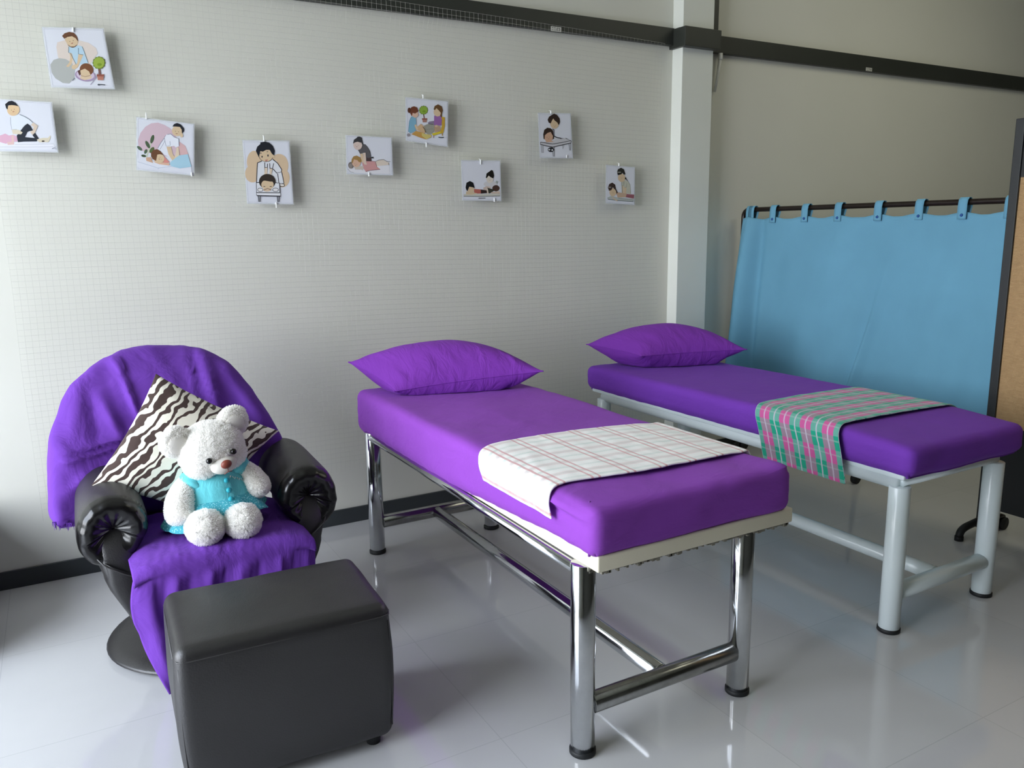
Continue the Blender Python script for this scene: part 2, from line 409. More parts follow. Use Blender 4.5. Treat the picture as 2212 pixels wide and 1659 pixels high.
# ------------------------------------------------------------------ plastic netting on the wall
def netting():
    V, Fc = [], []
    x0, x1, z0 = -.165, 3.215, .285; st = .0246
    nx = int((x1-x0)/st); nz = 92
    def ztop(x): return interp([(-.2, 2.60), (1.0, 2.583), (2.0, 2.57), (3.2, 2.535)], x)
    def P(i, j):
        x = x0+i*st; f = j/nz; zt = ztop(x); zb = z0+.35*0+.012*math.sin(x*2.1)-.02*(x/3)
        z = zb+(zt-zb)*f
        x += .010*N3(z*1.7, 3.1, x*.9); z += .008*N3(x*1.3, 8.2, z)
        y = -.016-.008*(N3(x*1.4, z*1.4, 1.5)+1)*.5
        if z > 2.49: y -= .024*min(1, (z-2.49)/.03)
        return Vector((x, y, z))
    def strip(pts, ax, w):
        b = len(V)
        for p in pts:
            if ax == 'x': a, c = Vector((w, 0, 0)), Vector((0, w, 0))
            else: a, c = Vector((0, 0, w)), Vector((0, w, 0))
            V.extend([p+a, p-c, p-a])
        for k in range(len(pts)-1):
            i = b+3*k
            for q in range(2): Fc.append((i+q, i+q+1, i+q+4, i+q+3))
    G = [[P(i, j) for j in range(nz+1)] for i in range(nx+1)]
    for i in range(nx+1):
        strip([G[i][j] for j in range(0, nz+1, 1)], 'x', .0003)
    for j in range(2, nz+1):
        strip([G[i][j] for i in range(0, nx+1, 1)], 'z', .0005)
    for i in range(nx+1):
        for j in range(2, nz+1):
            p = G[i][j]; r = .0010+.0005*random.random(); b = len(V)
            V.extend([p+Vector((r, 0, 0)), p+Vector((0, 0, r)), p-Vector((r, 0, 0)), p-Vector((0, 0, r)), p+Vector((0, -r, 0))])
            for k in range(4): Fc.append((b+k, b+(k+1) % 4, b+4))
    me = bpy.data.meshes.new('plastic_netting'); me.from_pydata(V, [], Fc); me.materials.append(M['net'])
    o = bpy.data.objects.new('plastic_netting', me); COL.objects.link(o)
    tag(o, 'clear plastic square netting hung over the whole wall left of the column', 'netting')
netting()

# ------------------------------------------------------------------ picture cards (drawn as flat coloured shapes on the paper)
DM = {}
def dmat(c):
    if c not in DM:
        t = NT('print_'+c[1:]); t.set(Base_Color=lin(c), Roughness=.5); t.b.inputs['Specular IOR Level'].default_value = .3; DM[c] = t.m
    return DM[c]
def card(corners, crop, shapes, clips, label):
    Y = -.046
    q = [at_y(u, v, Y) for u, v in corners]
    c = sum(q, Vector())/4
    root = empty('picture_card', c, label, 'picture card', 'massage picture cards on the netting')
    def slab(pts, y0, y1):
        bm = B(); a = [bm.verts.new((p.x, y0, p.z)) for p in pts]; b = [bm.verts.new((p.x, y1, p.z)) for p in pts]
        bm.faces.new(a); bm.faces.new(b[::-1])
        for i in range(len(pts)): bm.faces.new((a[i], a[(i+1) % len(pts)], b[(i+1) % len(pts)], b[i]))
        return bm
    put('plastic_sleeve', slab([c+(p-c)*1.035 for p in q], Y+.0006, Y+.0014), M['sleeve'], root, False)
    put('paper', slab(q, Y, Y+.0005), M['paper'], root, False)
    bm = B(); mats = []
    sc = crop[4]; n = [0]
    def w(x, y):
        p = at_y(crop[0]+x/sc, crop[1]+y/sc, Y); return (p.x, p.z)
    def face(pts, col):
        m = dmat(col)
        if m not in mats: mats.append(m)
        n[0] += 1; yy = Y-.0002-n[0]*.00006
        vs = [bm.verts.new((a, yy, b)) for a, b in pts]
        f = bm.faces.new(vs); f.material_index = mats.index(m)
    def clip_to(p):
        return p
    def line(pts, wd, col):
        pts = [Vector(w(*p)) for p in pts]; h = wd/sc/1734*4.2/2
        L, R = [], []
        for i, p in enumerate(pts):
            d = pts[min(i+1, len(pts)-1)]-pts[max(i-1, 0)]
            if d.length < 1e-9: continue
            d.normalize(); nn = Vector((-d.y, d.x))*h; L.append(p+nn); R.append(p-nn)
        face([tuple(v) for v in L+R[::-1]], col)
    ins = [c+(p-c)*.965 for p in q]
    line_px = None
    for i in range(4):   # thin printed border
        a, b = ins[i], ins[(i+1) % 4]; d = (b-a).normalized()*.0004; nn = Vector((-d.z, 0, d.x))
        face([((a+nn).x, (a+nn).z), ((b+nn).x, (b+nn).z), ((b-nn).x, (b-nn).z), ((a-nn).x, (a-nn).z)], '#b9bec6')
    for s in shapes:
        if s[0] == 'e':
            _, x, y, rx, ry, rot, col = s; r = math.radians(rot)
            face([w(x+rx*math.cos(a)*math.cos(r)-ry*math.sin(a)*math.sin(r), y+rx*math.cos(a)*math.sin(r)+ry*math.sin(a)*math.cos(r)) for a in [2*PI*k/26 for k in range(26)]], col)
        elif s[0] == 'p': face([w(*p) for p in s[1]], s[2])
        elif s[0] == 'l': line(s[1], s[2], s[3])
    put('illustration', bm, mats, root, False)
    for (u, v, dz) in clips:
        p = at_y(u, v, Y); cb = B()
        box(cb, (p.x-.0026, Y-.005, p.z-dz*.42), (p.x+.0026, Y+.004, p.z+dz*.42), .0012); tube(cb, [(p.x, Y+.002, p.z+dz*.45), (p.x+.001, Y+.022, p.z+dz*.6)], .0015, 8)
        put('clip', cb, M['clip'], root)
SK, SK2, HB, HK, OL = '#d8c09e', '#cfa98e', '#6d4a35', '#23252c', '#3c3c40'
def face_marks(x, y, s, rot=0, col='#5d4a40'):
    r = math.radians(rot); R = lambda a, b: (x+a*s*math.cos(r)-b*s*math.sin(r), y+a*s*math.sin(r)+b*s*math.cos(r))
    return [('e', *R(-.42, 0), s*.09, s*.09, 0, col), ('e', *R(.42, 0), s*.09, s*.09, 0, col), ('l', [R(-.25, .5), R(0, .6), R(.25, .5)], s*.12, '#a4665a')]
def tree(x, y, s, pot, g='#9bb04a', g2='#7f9a32'):
    return [('l', [(x, y+s*.8), (x+s*.2, y+s*2.1)], s*.28, '#7a5a55')]+[('e', x+s*.85*math.cos(a), y+s*.85*math.sin(a), s*.28, s*.28, 0, '#74883a') for a in [k*PI/6 for k in range(12)]]+[('e', x, y, s*.95, s*.95, 0, g), ('e', x+s*.1, y+s*.3, s*.4, s*.25, 0, g2),
        ('p', [(x-s*.35, y+s*2.0), (x+s*.85, y+s*2.0), (x+s*.75, y+s*3.0), (x-s*.2, y+s*3.0)], pot), ('p', [(x-s*.4, y+s*2.0), (x+s*.9, y+s*2.0), (x+s*.88, y+s*2.35), (x-s*.38, y+s*2.35)], '#93584a')]
card(((92, 60), (222, 63), (246, 191), (112, 187)), (60, 40, 0, 0, 10.055), [
    ('p', [(620, 620), (640, 520), (800, 470), (1100, 470), (1320, 530), (1480, 640), (1520, 760), (1350, 1000), (900, 1000), (660, 850)], '#ded2c8'),
    ('p', [(490, 1000), (560, 900), (680, 860), (820, 880), (960, 960), (1020, 1100), (1010, 1280), (900, 1410), (760, 1400), (600, 1300), (520, 1180)], '#b4b7b3'),
    ('p', [(890, 610), (1000, 625), (1100, 580), (1180, 610), (1215, 700), (1240, 790), (1310, 980), (1050, 1010), (960, 800), (890, 740)], '#b8d3e2'),
    ('p', [(905, 740), (960, 760), (985, 860), (945, 1000), (880, 1060), (830, 1040), (900, 960), (925, 860)], SK),
    ('p', [(1100, 770), (1205, 790), (1160, 900), (1085, 1060), (1010, 1110), (950, 1080), (960, 1020), (1070, 980)], SK),
    ('l', [(890, 610), (885, 740), (930, 760), (1050, 1000)], 9, '#6b7d85'), ('l', [(1100, 640), (1100, 770), (1205, 790)], 9, '#6b7d85'), ('l', [(1180, 610), (1220, 700), (1310, 960)], 9, '#6b7d85'),
    ('e', 960, 470, 130, 165, -15, '#5a3d2e'), ('p', [(800, 450), (860, 400), (960, 385), (1040, 430), (1090, 500), (1080, 560), (1010, 610), (930, 610), (860, 560)], SK),
    ('p', [(745, 380), (800, 320), (900, 290), (1000, 310), (1060, 380), (1090, 470), (1030, 420), (960, 375), (870, 370), (830, 420), (790, 440)], HB),
    *face_marks(950, 490, 90, -15),
    ('e', 1250, 1235, 225, 130, 8, '#a793b0'), ('e', 1250, 1225, 195, 105, 8, '#d3c5d6'),
    ('e', 1275, 1110, 150, 135, 20, '#7c5236'), ('p', [(1080, 1140), (1140, 1110), (1180, 1200), (1120, 1240)], '#5b4038'),
    ('p', [(1140, 1130), (1240, 1090), (1330, 1150), (1370, 1240), (1270, 1290), (1160, 1260)], SK), ('p', [(1130, 1260), (1270, 1270), (1390, 1250), (1380, 1300), (1240, 1340), (1150, 1310)], '#dcc5a6'), ('l', [(1150, 1240), (1250, 1265), (1360, 1240)], 8, '#9a7d66'),
    ('l', [(1540, 1170), (1470, 1300), (1360, 1440)], 10, '#a9a2b5'), ('l', [(1020, 1290), (970, 1350)], 10, '#6f747c'),
    *tree(1545, 965, 125, '#bb7f6c'), ('l', [(1520, 1440), (1600, 1436), (1680, 1444)], 14, '#4a4e55'), ('e', 1540, 1440, 26, 18, 0, '#4a4e55')],
    [(158, 64, .022)], 'white picture card of a masseur in light blue beside a grey blob and potted tree')
card(((-20, 214), (110, 222), (124, 328), (-20, 325)), (0, 200, 0, 0, 11.85), [
    ('p', [(-100, 1270), (1290, 1290), (1380, 1330), (1400, 1440), (-100, 1430)], '#e6e7ee'), ('l', [(380, 1330), (900, 1325), (1380, 1310)], 8, '#bfc4cf'), ('l', [(-60, 1390), (700, 1395), (1360, 1385)], 8, '#bfc4cf'),
    ('p', [(-100, 1130), (30, 1090), (130, 1050), (230, 1100), (330, 1080), (430, 1120), (450, 1250), (300, 1270), (150, 1310), (-100, 1240)], '#dcb0c4'), ('p', [(300, 1090), (350, 1090), (360, 1330), (200, 1340), (180, 1270), (300, 1260)], '#dfbfb9'),
    ('p', [(430, 1100), (540, 960), (640, 840), (705, 795), (780, 850), (845, 970), (740, 990), (700, 1010), (640, 1140), (900, 1165), (1000, 1160), (940, 1250), (600, 1255), (460, 1270)], '#2f343d'),
    ('p', [(830, 1090), (900, 1030), (990, 1170), (900, 1180)], '#2f343d'), ('p', [(940, 1200), (1100, 1160), (1230, 1160), (1290, 1090), (1295, 1160), (1240, 1270), (1000, 1270)], '#d9d0b9'), ('e', 1105, 1245, 40, 18, 0, '#3b3430'),
    ('p', [(270, 620), (350, 590), (500, 560), (640, 620), (840, 760), (790, 830), (700, 790), (600, 870), (530, 970), (300, 950)], '#dfe5ec'), ('l', [(500, 560), (640, 620), (740, 680), (845, 770)], 12, '#7d8793'), ('l', [(270, 630), (275, 780), (300, 950), (430, 940)], 9, '#a8b0bb'),
    ('p', [(300, 950), (470, 950), (580, 1020), (540, 1070), (330, 1060)], '#ddd3bd'), ('p', [(850, 770), (970, 850), (900, 1020), (830, 1090), (770, 1010), (850, 960), (860, 880), (790, 830)], '#d6c5b3'),
    ('e', 340, 440, 160, 155, -15, '#e0c39b'), ('p', [(130, 300), (220, 225), (300, 210), (400, 260), (465, 350), (390, 330), (300, 320), (200, 330), (200, 430), (160, 410)], HK), *face_marks(330, 440, 90, -15),
    ('l', [(1330, 1440), (1450, 1380), (1340, 1440), (1450, 1440)], 10, '#8b93a3')], [], 'white picture card cut off by the left picture edge, man in black trousers kneeling')
card(((296, 254), (418, 269), (418, 378), (296, 366)), (280, 240, 0, 0, 11.06), [
    ('p', [(200, 700), (260, 520), (380, 370), (520, 290), (680, 275), (830, 330), (980, 420), (1180, 720), (1330, 830), (1410, 1050), (1250, 1080), (700, 1080), (300, 950), (215, 850)], '#d2b9c3'),
    ('p', [(1130, 850), (1180, 740), (1330, 830), (1410, 1060), (1130, 1060)], '#d9b4b4'),
    ('l', [(400, 1100), (480, 880), (540, 600)], 22, '#c6d1b8'),
    ('e', 540, 670, 42, 105, 15, '#4f6148'), ('e', 430, 800, 40, 100, -28, '#4f6148'), ('e', 240, 890, 35, 78, -50, '#5a6b58'), ('e', 385, 965, 35, 60, 25, '#556950'), ('e', 335, 1070, 60, 30, 12, '#46553f'), ('e', 530, 930, 45, 80, 35, '#5b6b43'),
    ('p', [(190, 1130), (400, 1110), (700, 1250), (1000, 1300), (1480, 1330), (1480, 1470), (690, 1390), (190, 1330)], '#dfe2ea'), ('l', [(190, 1210), (680, 1360), (1060, 1310)], 9, '#b8c1d2'), ('l', [(680, 1360), (685, 1390)], 9, '#b8c1d2'),
    ('p', [(660, 890), (830, 640), (900, 640), (960, 900), (1050, 1060), (950, 1090), (830, 1050)], '#e3e6ee'), ('l', [(670, 890), (750, 750), (830, 640), (860, 580)], 10, '#8a90a0'), ('l', [(720, 920), (830, 740), (850, 680)], 8, '#9fa6b4'),
    ('p', [(830, 640), (880, 560), (980, 545), (1100, 640), (1170, 660), (1180, 840), (1100, 870), (1060, 830), (970, 850), (870, 830)], '#e6e9f1'), ('l', [(900, 560), (980, 545), (1060, 620), (1170, 660), (1180, 830)], 10, '#8a90a0'), ('l', [(830, 640), (870, 840), (970, 820), (960, 720)], 8, '#8a90a0'),
    ('p', [(880, 850), (990, 850), (1030, 1040), (1090, 1100), (1110, 1170), (1020, 1180), (930, 1040)], SK), ('p', [(1060, 1170), (1100, 1000), (1120, 870), (1170, 880), (1190, 1060), (1130, 1160)], '#dfcdb4'),
    ('p', [(390, 1110), (500, 1100), (560, 1240), (400, 1190)], SK2), ('p', [(820, 1080), (960, 1230), (800, 1240)], '#d98f86'), ('p', [(560, 1210), (830, 1230), (950, 1250), (940, 1300), (700, 1270)], '#dcb59c'),
    ('p', [(960, 1250), (1000, 1190), (1180, 1060), (1390, 1030), (1430, 1180), (1480, 1330), (1200, 1370), (1000, 1320)], '#a9cfe0'),
    ('e', 1140, 470, 130, 130, 15, SK), ('p', [(1020, 370), (1060, 310), (1130, 285), (1220, 320), (1300, 420), (1290, 490), (1250, 530), (1240, 440), (1200, 380), (1100, 370)], HK), ('e', 1240, 580, 35, 50, 0, SK), *face_marks(1130, 490, 90, 10),
    ('e', 700, 1130, 130, 120, 20, SK), ('p', [(510, 1000), (560, 930), (650, 910), (740, 960), (800, 1050), (720, 1030), (660, 1040), (630, 1190), (550, 1150), (510, 1080)], HB), *face_marks(740, 1130, 70, 60)],
    [(316, 251, .03), (414, 377, .02)], 'white picture card with pink blob, green leaves and masseur in white')
card(((525, 304), (624, 306), (633, 440), (535, 438)), (510, 290, 0, 0, 10.37), [
    ('e', 400, 620, 160, 250, 0, '#d8bf9f'), ('e', 370, 880, 170, 200, 0, '#d8bf9f'), ('e', 960, 700, 210, 260, 0, '#d8bf9f'), ('e', 1030, 980, 170, 210, 0, '#d8bf9f'), ('e', 680, 800, 340, 350, 0, '#d8bf9f'),
    ('p', [(470, 640), (600, 590), (800, 560), (900, 600), (1020, 780), (1010, 840), (920, 870), (990, 1090), (460, 1090)], '#dfe2e6'),
    ('l', [(480, 635), (470, 800), (455, 1090), (460, 1370)], 17, OL), ('l', [(480, 640), (580, 600)], 15, OL), ('l', [(820, 560), (930, 650), (1020, 790), (1010, 850), (910, 870), (830, 780)], 17, OL),
    ('p', [(920, 870), (1020, 850), (1050, 1000), (1070, 1110), (980, 1110)], '#dfe2e6'), ('l', [(1020, 850), (1045, 960), (1070, 1100), (960, 1110), (930, 880)], 15, OL),
    ('e', 1025, 1140, 65, 38, 8, OL), ('e', 1025, 1138, 52, 26, 8, '#e5dfd6'),
    ('l', [(640, 630), (640, 870)], 12, OL), ('l', [(700, 660), (690, 870)], 12, OL), ('l', [(750, 650), (760, 870)], 12, OL), ('l', [(840, 650), (790, 890)], 12, OL), ('l', [(640, 745), (700, 745)], 12, OL), ('l', [(750, 760), (820, 770)], 12, OL),
    ('p', [(640, 750), (695, 750), (695, 900), (630, 900)], '#dccbb5'), ('p', [(750, 770), (810, 775), (790, 900), (830, 910), (750, 900)], '#dccbb5'),
    ('e', 665, 470, 165, 150, 15, OL), ('e', 665, 470, 155, 142, 15, SK), ('e', 830, 490, 28, 42, 0, SK),
    ('p', [(440, 370), (470, 280), (540, 220), (540, 185), (640, 165), (740, 190), (820, 260), (865, 370), (850, 480), (800, 440), (750, 350), (670, 350), (600, 390), (540, 380), (520, 470), (510, 520), (465, 430)], HK),
    ('e', 580, 505, 15, 22, 0, OL), ('e', 712, 478, 15, 26, 0, OL), ('p', [(645, 575), (710, 565), (690, 605), (655, 605)], '#b97d74'), ('l', [(530, 425), (570, 420)], 10, OL), ('l', [(680, 395), (715, 388)], 10, OL),
    ('p', [(455, 1090), (970, 1090), (990, 1320), (460, 1320)], '#e2e4e8'), ('l', [(860, 1085), (970, 1095), (985, 1380)], 15, OL), ('l', [(455, 1085), (530, 1080)], 15, OL),
    ('e', 540, 1245, 65, 45, 0, OL), ('e', 540, 1245, 54, 34, 0, '#e8e6e4'), ('e', 880, 1245, 70, 45, 0, OL), ('e', 880, 1245, 58, 34, 0, '#e8e6e4'),
    ('e', 695, 1060, 185, 170, 0, '#37302b'), ('e', 700, 1130, 138, 115, 0, SK), ('p', [(520, 1060), (560, 940), (700, 890), (830, 950), (870, 1060), (760, 1060), (640, 1040)], '#37302b'),
    ('l', [(610, 1170), (650, 1170)], 12, OL), ('l', [(750, 1170), (795, 1170)], 12, OL), ('e', 690, 1245, 85, 40, 0, '#d6bfa5'), ('l', [(620, 1250), (700, 1215), (790, 1250)], 12, '#7a6150'),
    ('p', [(455, 1310), (985, 1310), (990, 1385), (460, 1375)], '#e8e9ec'), ('l', [(455, 1308), (985, 1312)], 15, OL), ('l', [(460, 1375), (990, 1388)], 20, OL),
    ('l', [(490, 1385), (505, 1510), (530, 1510), (535, 1390)], 15, OL), ('l', [(915, 1390), (930, 1515), (955, 1515), (960, 1390)], 15, OL)],
    [(570, 300, .03), (597, 443, .03)], 'white picture card with black haired boy massaging someone over orange blob')
card(((748, 293), (845, 298), (848, 378), (750, 375)), (735, 280, 0, 0, 15.08), [
    ('p', [(250, 1280), (330, 1220), (700, 1230), (1290, 1180), (1600, 1180), (1620, 1440), (900, 1430), (400, 1390), (310, 1350)], '#e4e4e8'), ('l', [(250, 1280), (320, 1370), (440, 1400)], 12, '#8a9090'),
    ('p', [(1150, 1030), (1250, 990), (1400, 985), (1500, 1040), (1600, 1080), (1590, 1150), (1180, 1190)], '#dccfc0'), ('l', [(1160, 1030), (1260, 990), (1410, 970), (1520, 1040), (1630, 1040)], 13, '#5d5a58'), ('l', [(1570, 1080), (1590, 1160)], 16, '#5d5a58'),
    ('p', [(840, 870), (1010, 900), (1020, 1040), (850, 1030)], '#4a3c3c'), ('p', [(1000, 890), (1080, 885), (1090, 940), (1010, 930)], '#2e3534'),
    ('p', [(570, 660), (740, 480), (820, 490), (900, 590), (970, 720), (1000, 900), (930, 930), (840, 900), (820, 750), (740, 760), (650, 800)], '#5f5d5f'), ('l', [(740, 480), (820, 490), (900, 590), (970, 720), (995, 880)], 13, '#34373a'),
    ('p', [(700, 1020), (1130, 1040), (1180, 1200), (1300, 1290), (950, 1330), (830, 1370), (740, 1240)], '#cf9a98'), ('l', [(830, 1370), (950, 1330), (1300, 1295)], 15, '#8a5c62'), ('l', [(1000, 1030), (1140, 1040), (1190, 1210)], 12, '#8a5c62'),
    ('p', [(640, 790), (730, 780), (770, 1000), (740, 1080), (690, 1040)], SK), ('p', [(750, 760), (820, 750), (840, 1060), (870, 1140), (790, 1140), (750, 1080)], '#dac6b4'),
    ('e', 350, 1160, 95, 110, 0, '#77706a'), ('e', 330, 1190, 60, 80, 0, '#918a84'), ('p', [(440, 1180), (760, 1190), (730, 1330), (680, 1300), (480, 1300)], '#c9bfb2'), ('e', 520, 1050, 150, 170, 0, '#d9b49c'),
    ('p', [(370, 960), (430, 870), (530, 845), (640, 900), (690, 1010), (680, 1070), (600, 1060), (560, 1000), (440, 970), (400, 1100), (360, 1050)], '#a5834f'), *face_marks(500, 1120, 80, 15),
    ('e', 565, 500, 145, 160, -10, '#d9c6bb'), ('p', [(415, 440), (440, 330), (530, 270), (560, 230), (640, 225), (700, 270), (740, 470), (710, 500), (690, 430), (640, 420), (560, 395), (470, 420), (425, 460)], '#3a3b3e'), *face_marks(540, 510, 85, 5)],
    [(797, 377, .022)], 'white picture card with woman in grey kneading a back under a pink towel')
card(((877, 211), (967, 220), (966, 316), (878, 303)), (865, 200, 0, 0, 12.76), [
    *tree(635, 485, 112, '#a97d70', '#8fb045', '#7a9a2e'),
    ('p', [(640, 920), (740, 870), (920, 860), (930, 1070), (860, 1140), (740, 1150), (690, 1100)], '#9c9b8e'), ('l', [(690, 1020), (900, 1000)], 10, '#85847a'),
    ('p', [(1120, 660), (1220, 680), (1220, 920), (1180, 1110), (900, 1190), (860, 1130), (1100, 1060), (1140, 900)], '#c9a43c'), ('p', [(860, 1130), (1100, 1080), (1110, 1120), (900, 1190)], '#d8c63a'), ('l', [(910, 1180), (915, 1250)], 26, '#a08078'), ('l', [(1150, 1120), (1150, 1190)], 26, '#b08a3c'),
    ('p', [(920, 920), (1090, 920), (1110, 1050), (940, 1090)], '#b79a7e'),
    ('p', [(925, 640), (1010, 610), (1110, 640), (1140, 760), (1120, 910), (920, 900)], '#9a6aa6'), ('p', [(750, 830), (790, 800), (920, 780), (920, 860), (780, 870)], '#8a7f94'), ('l', [(760, 860), (900, 880)], 14, '#5a5a60'),
    ('e', 1020, 540, 110, 120, 0, '#dcc3a0'), ('p', [(910, 460), (940, 370), (1030, 325), (1130, 380), (1165, 490), (1140, 580), (1130, 700), (1090, 640), (1110, 560), (1060, 500), (990, 430), (940, 490)], '#6a4c2e'), ('e', 985, 920, 40, 30, 0, SK),
    ('p', [(300, 1150), (420, 1060), (600, 1100), (720, 1160), (840, 1160), (850, 1230), (700, 1290), (560, 1250)], '#c79a52'), ('p', [(580, 1110), (700, 1150), (830, 1160), (850, 1220), (720, 1290), (590, 1200)], '#d3c478'),
    ('p', [(440, 960), (560, 860), (640, 930), (700, 1090), (640, 1120), (460, 1040)], '#cfae88'), ('p', [(360, 870), (420, 880), (480, 1000), (440, 1040)], SK), ('l', [(610, 940), (660, 1010), (690, 1100)], 18, '#5b544a'),
    ('p', [(290, 670), (350, 650), (420, 720), (430, 860), (380, 900), (420, 1050), (280, 1120), (210, 1080), (240, 800)], '#82b2c8'), ('l', [(290, 670), (240, 800), (212, 1070), (280, 1120)], 10, '#5d8495'), ('e', 220, 1170, 45, 45, 0, '#9a9498'),
    ('e', 400, 600, 85, 90, 0, '#dcb8a2'), ('p', [(250, 480), (300, 400), (370, 380), (450, 410), (490, 520), (400, 580), (330, 560), (310, 660), (260, 570)], '#73412f'), ('e', 235, 490, 42, 75, 0, '#5a3626'),
    ('l', [(1040, 1230), (1110, 1240), (1190, 1236)], 22, '#40454a')],
    [(914, 209, .02), (921, 313, .026)], 'white picture card with potted tree between two women giving foot massage')
card(((997, 347), (1080, 348), (1082, 433), (1000, 432)), (985, 335, 0, 0, 15.08), [
    ('p', [(250, 1270), (1440, 1250), (1430, 1330), (250, 1350)], '#cdccc0'), ('l', [(250, 1340), (800, 1345), (1430, 1330)], 22, '#73736b'), ('l', [(730, 1405), (960, 1400)], 26, '#606166'),
    ('e', 1120, 950, 220, 110, 0, '#d3d2d2'), ('p', [(890, 1060), (1000, 1010), (1130, 1040), (1060, 1250), (900, 1150)], '#cbb9ad'),
    ('e', 1300, 1080, 120, 100, 0, '#4c372e'), ('p', [(1010, 1060), (1220, 1120), (1240, 1160), (1100, 1250), (1050, 1240)], '#3a3a30'), ('p', [(1140, 1210), (1420, 1170), (1430, 1260), (1140, 1250)], '#d2bfae'),
    ('p', [(570, 1100), (800, 1120), (820, 1250), (600, 1260)], '#b9685c'), ('p', [(800, 1120), (1000, 1150), (1010, 1240), (810, 1255)], '#322522'), ('p', [(990, 1100), (1030, 1080), (1060, 1250), (1010, 1250)], '#d8c8b8'),
    ('e', 480, 1130, 110, 120, 0, SK), ('p', [(330, 1180), (520, 1200), (700, 1250), (480, 1290), (320, 1280)], '#d3bf9c'), ('p', [(310, 1050), (340, 900), (450, 845), (560, 900), (610, 1080), (540, 1050), (430, 1030), (370, 1180), (325, 1120)], '#15171a'),
    ('e', 1100, 780, 115, 130, 0, '#ded6c8'), ('p', [(970, 740), (990, 600), (1090, 530), (1150, 485), (1200, 510), (1240, 680), (1210, 760), (1120, 720), (1060, 670), (1000, 750)], '#16140f'), *face_marks(1100, 780, 70, 5),
    ('e', 1320, 880, 32, 45, 0, '#a9b3aa')],
    [(1038, 350, .03), (1068, 432, .024)], 'white picture card with two black haired figures, one lying in red top')
card(((1163, 245), (1232, 246), (1237, 341), (1167, 340)), (1150, 230, 0, 0, 13.82), [
    ('l', [(640, 680), (650, 900)], 26, OL), ('l', [(590, 670), (650, 700)], 20, OL), ('p', [(680, 900), (830, 940), (900, 1030), (660, 1080)], '#cfcfd2'), ('l', [(650, 890), (740, 930), (850, 950)], 30, HK), ('p', [(820, 940), (960, 950), (930, 1040), (860, 1020)], HK),
    ('p', [(235, 1070), (480, 1040), (990, 940), (1160, 1020), (1150, 1090), (610, 1220), (240, 1150)], '#c9c9cd'),
    ('l', [(240, 1070), (235, 1130), (420, 1180), (610, 1215), (1150, 1090), (1155, 1020)], 26, '#4a4a4c'), ('l', [(240, 1065), (420, 1095), (600, 1120), (860, 1080), (1150, 1020), (990, 945)], 20, '#4a4a4c'),
    ('l', [(265, 1160), (285, 1380), (325, 1380), (310, 1170)], 15, '#77777a'), ('l', [(600, 1215), (620, 1490), (655, 1490), (650, 1215)], 18, '#5a5a5c'), ('l', [(1090, 1110), (1110, 1310), (1140, 1310), (1140, 1100)], 18, '#66666a'), ('l', [(890, 1160), (905, 1270), (935, 1160)], 15, '#77777a'),
    ('e', 550, 1290, 95, 70, 0, HK), ('e', 500, 1290, 30, 25, 0, '#cfcfd2'), ('e', 590, 1300, 30, 25, 0, '#cfcfd2'),
    ('e', 480, 900, 145, 140, 10, SK2), ('p', [(320, 830), (350, 700), (440, 635), (540, 650), (610, 720), (645, 960), (600, 980), (610, 880), (540, 760), (450, 790), (370, 860), (360, 980), (330, 970)], '#33251e'), *face_marks(470, 920, 85, -10), ('p', [(380, 1010), (560, 1020), (640, 1060), (420, 1070)], SK2),
    ('e', 655, 510, 130, 155, 0, SK), ('p', [(450, 400), (490, 310), (560, 260), (640, 215), (730, 250), (810, 360), (820, 470), (780, 560), (740, 480), (660, 420), (620, 360), (580, 420), (540, 510), (480, 480)], '#33251e'), *face_marks(660, 560, 70, 0)],
    [(1190, 243, .02), (1224, 338, .018)], 'white picture card with brown haired pair at a line drawn table')
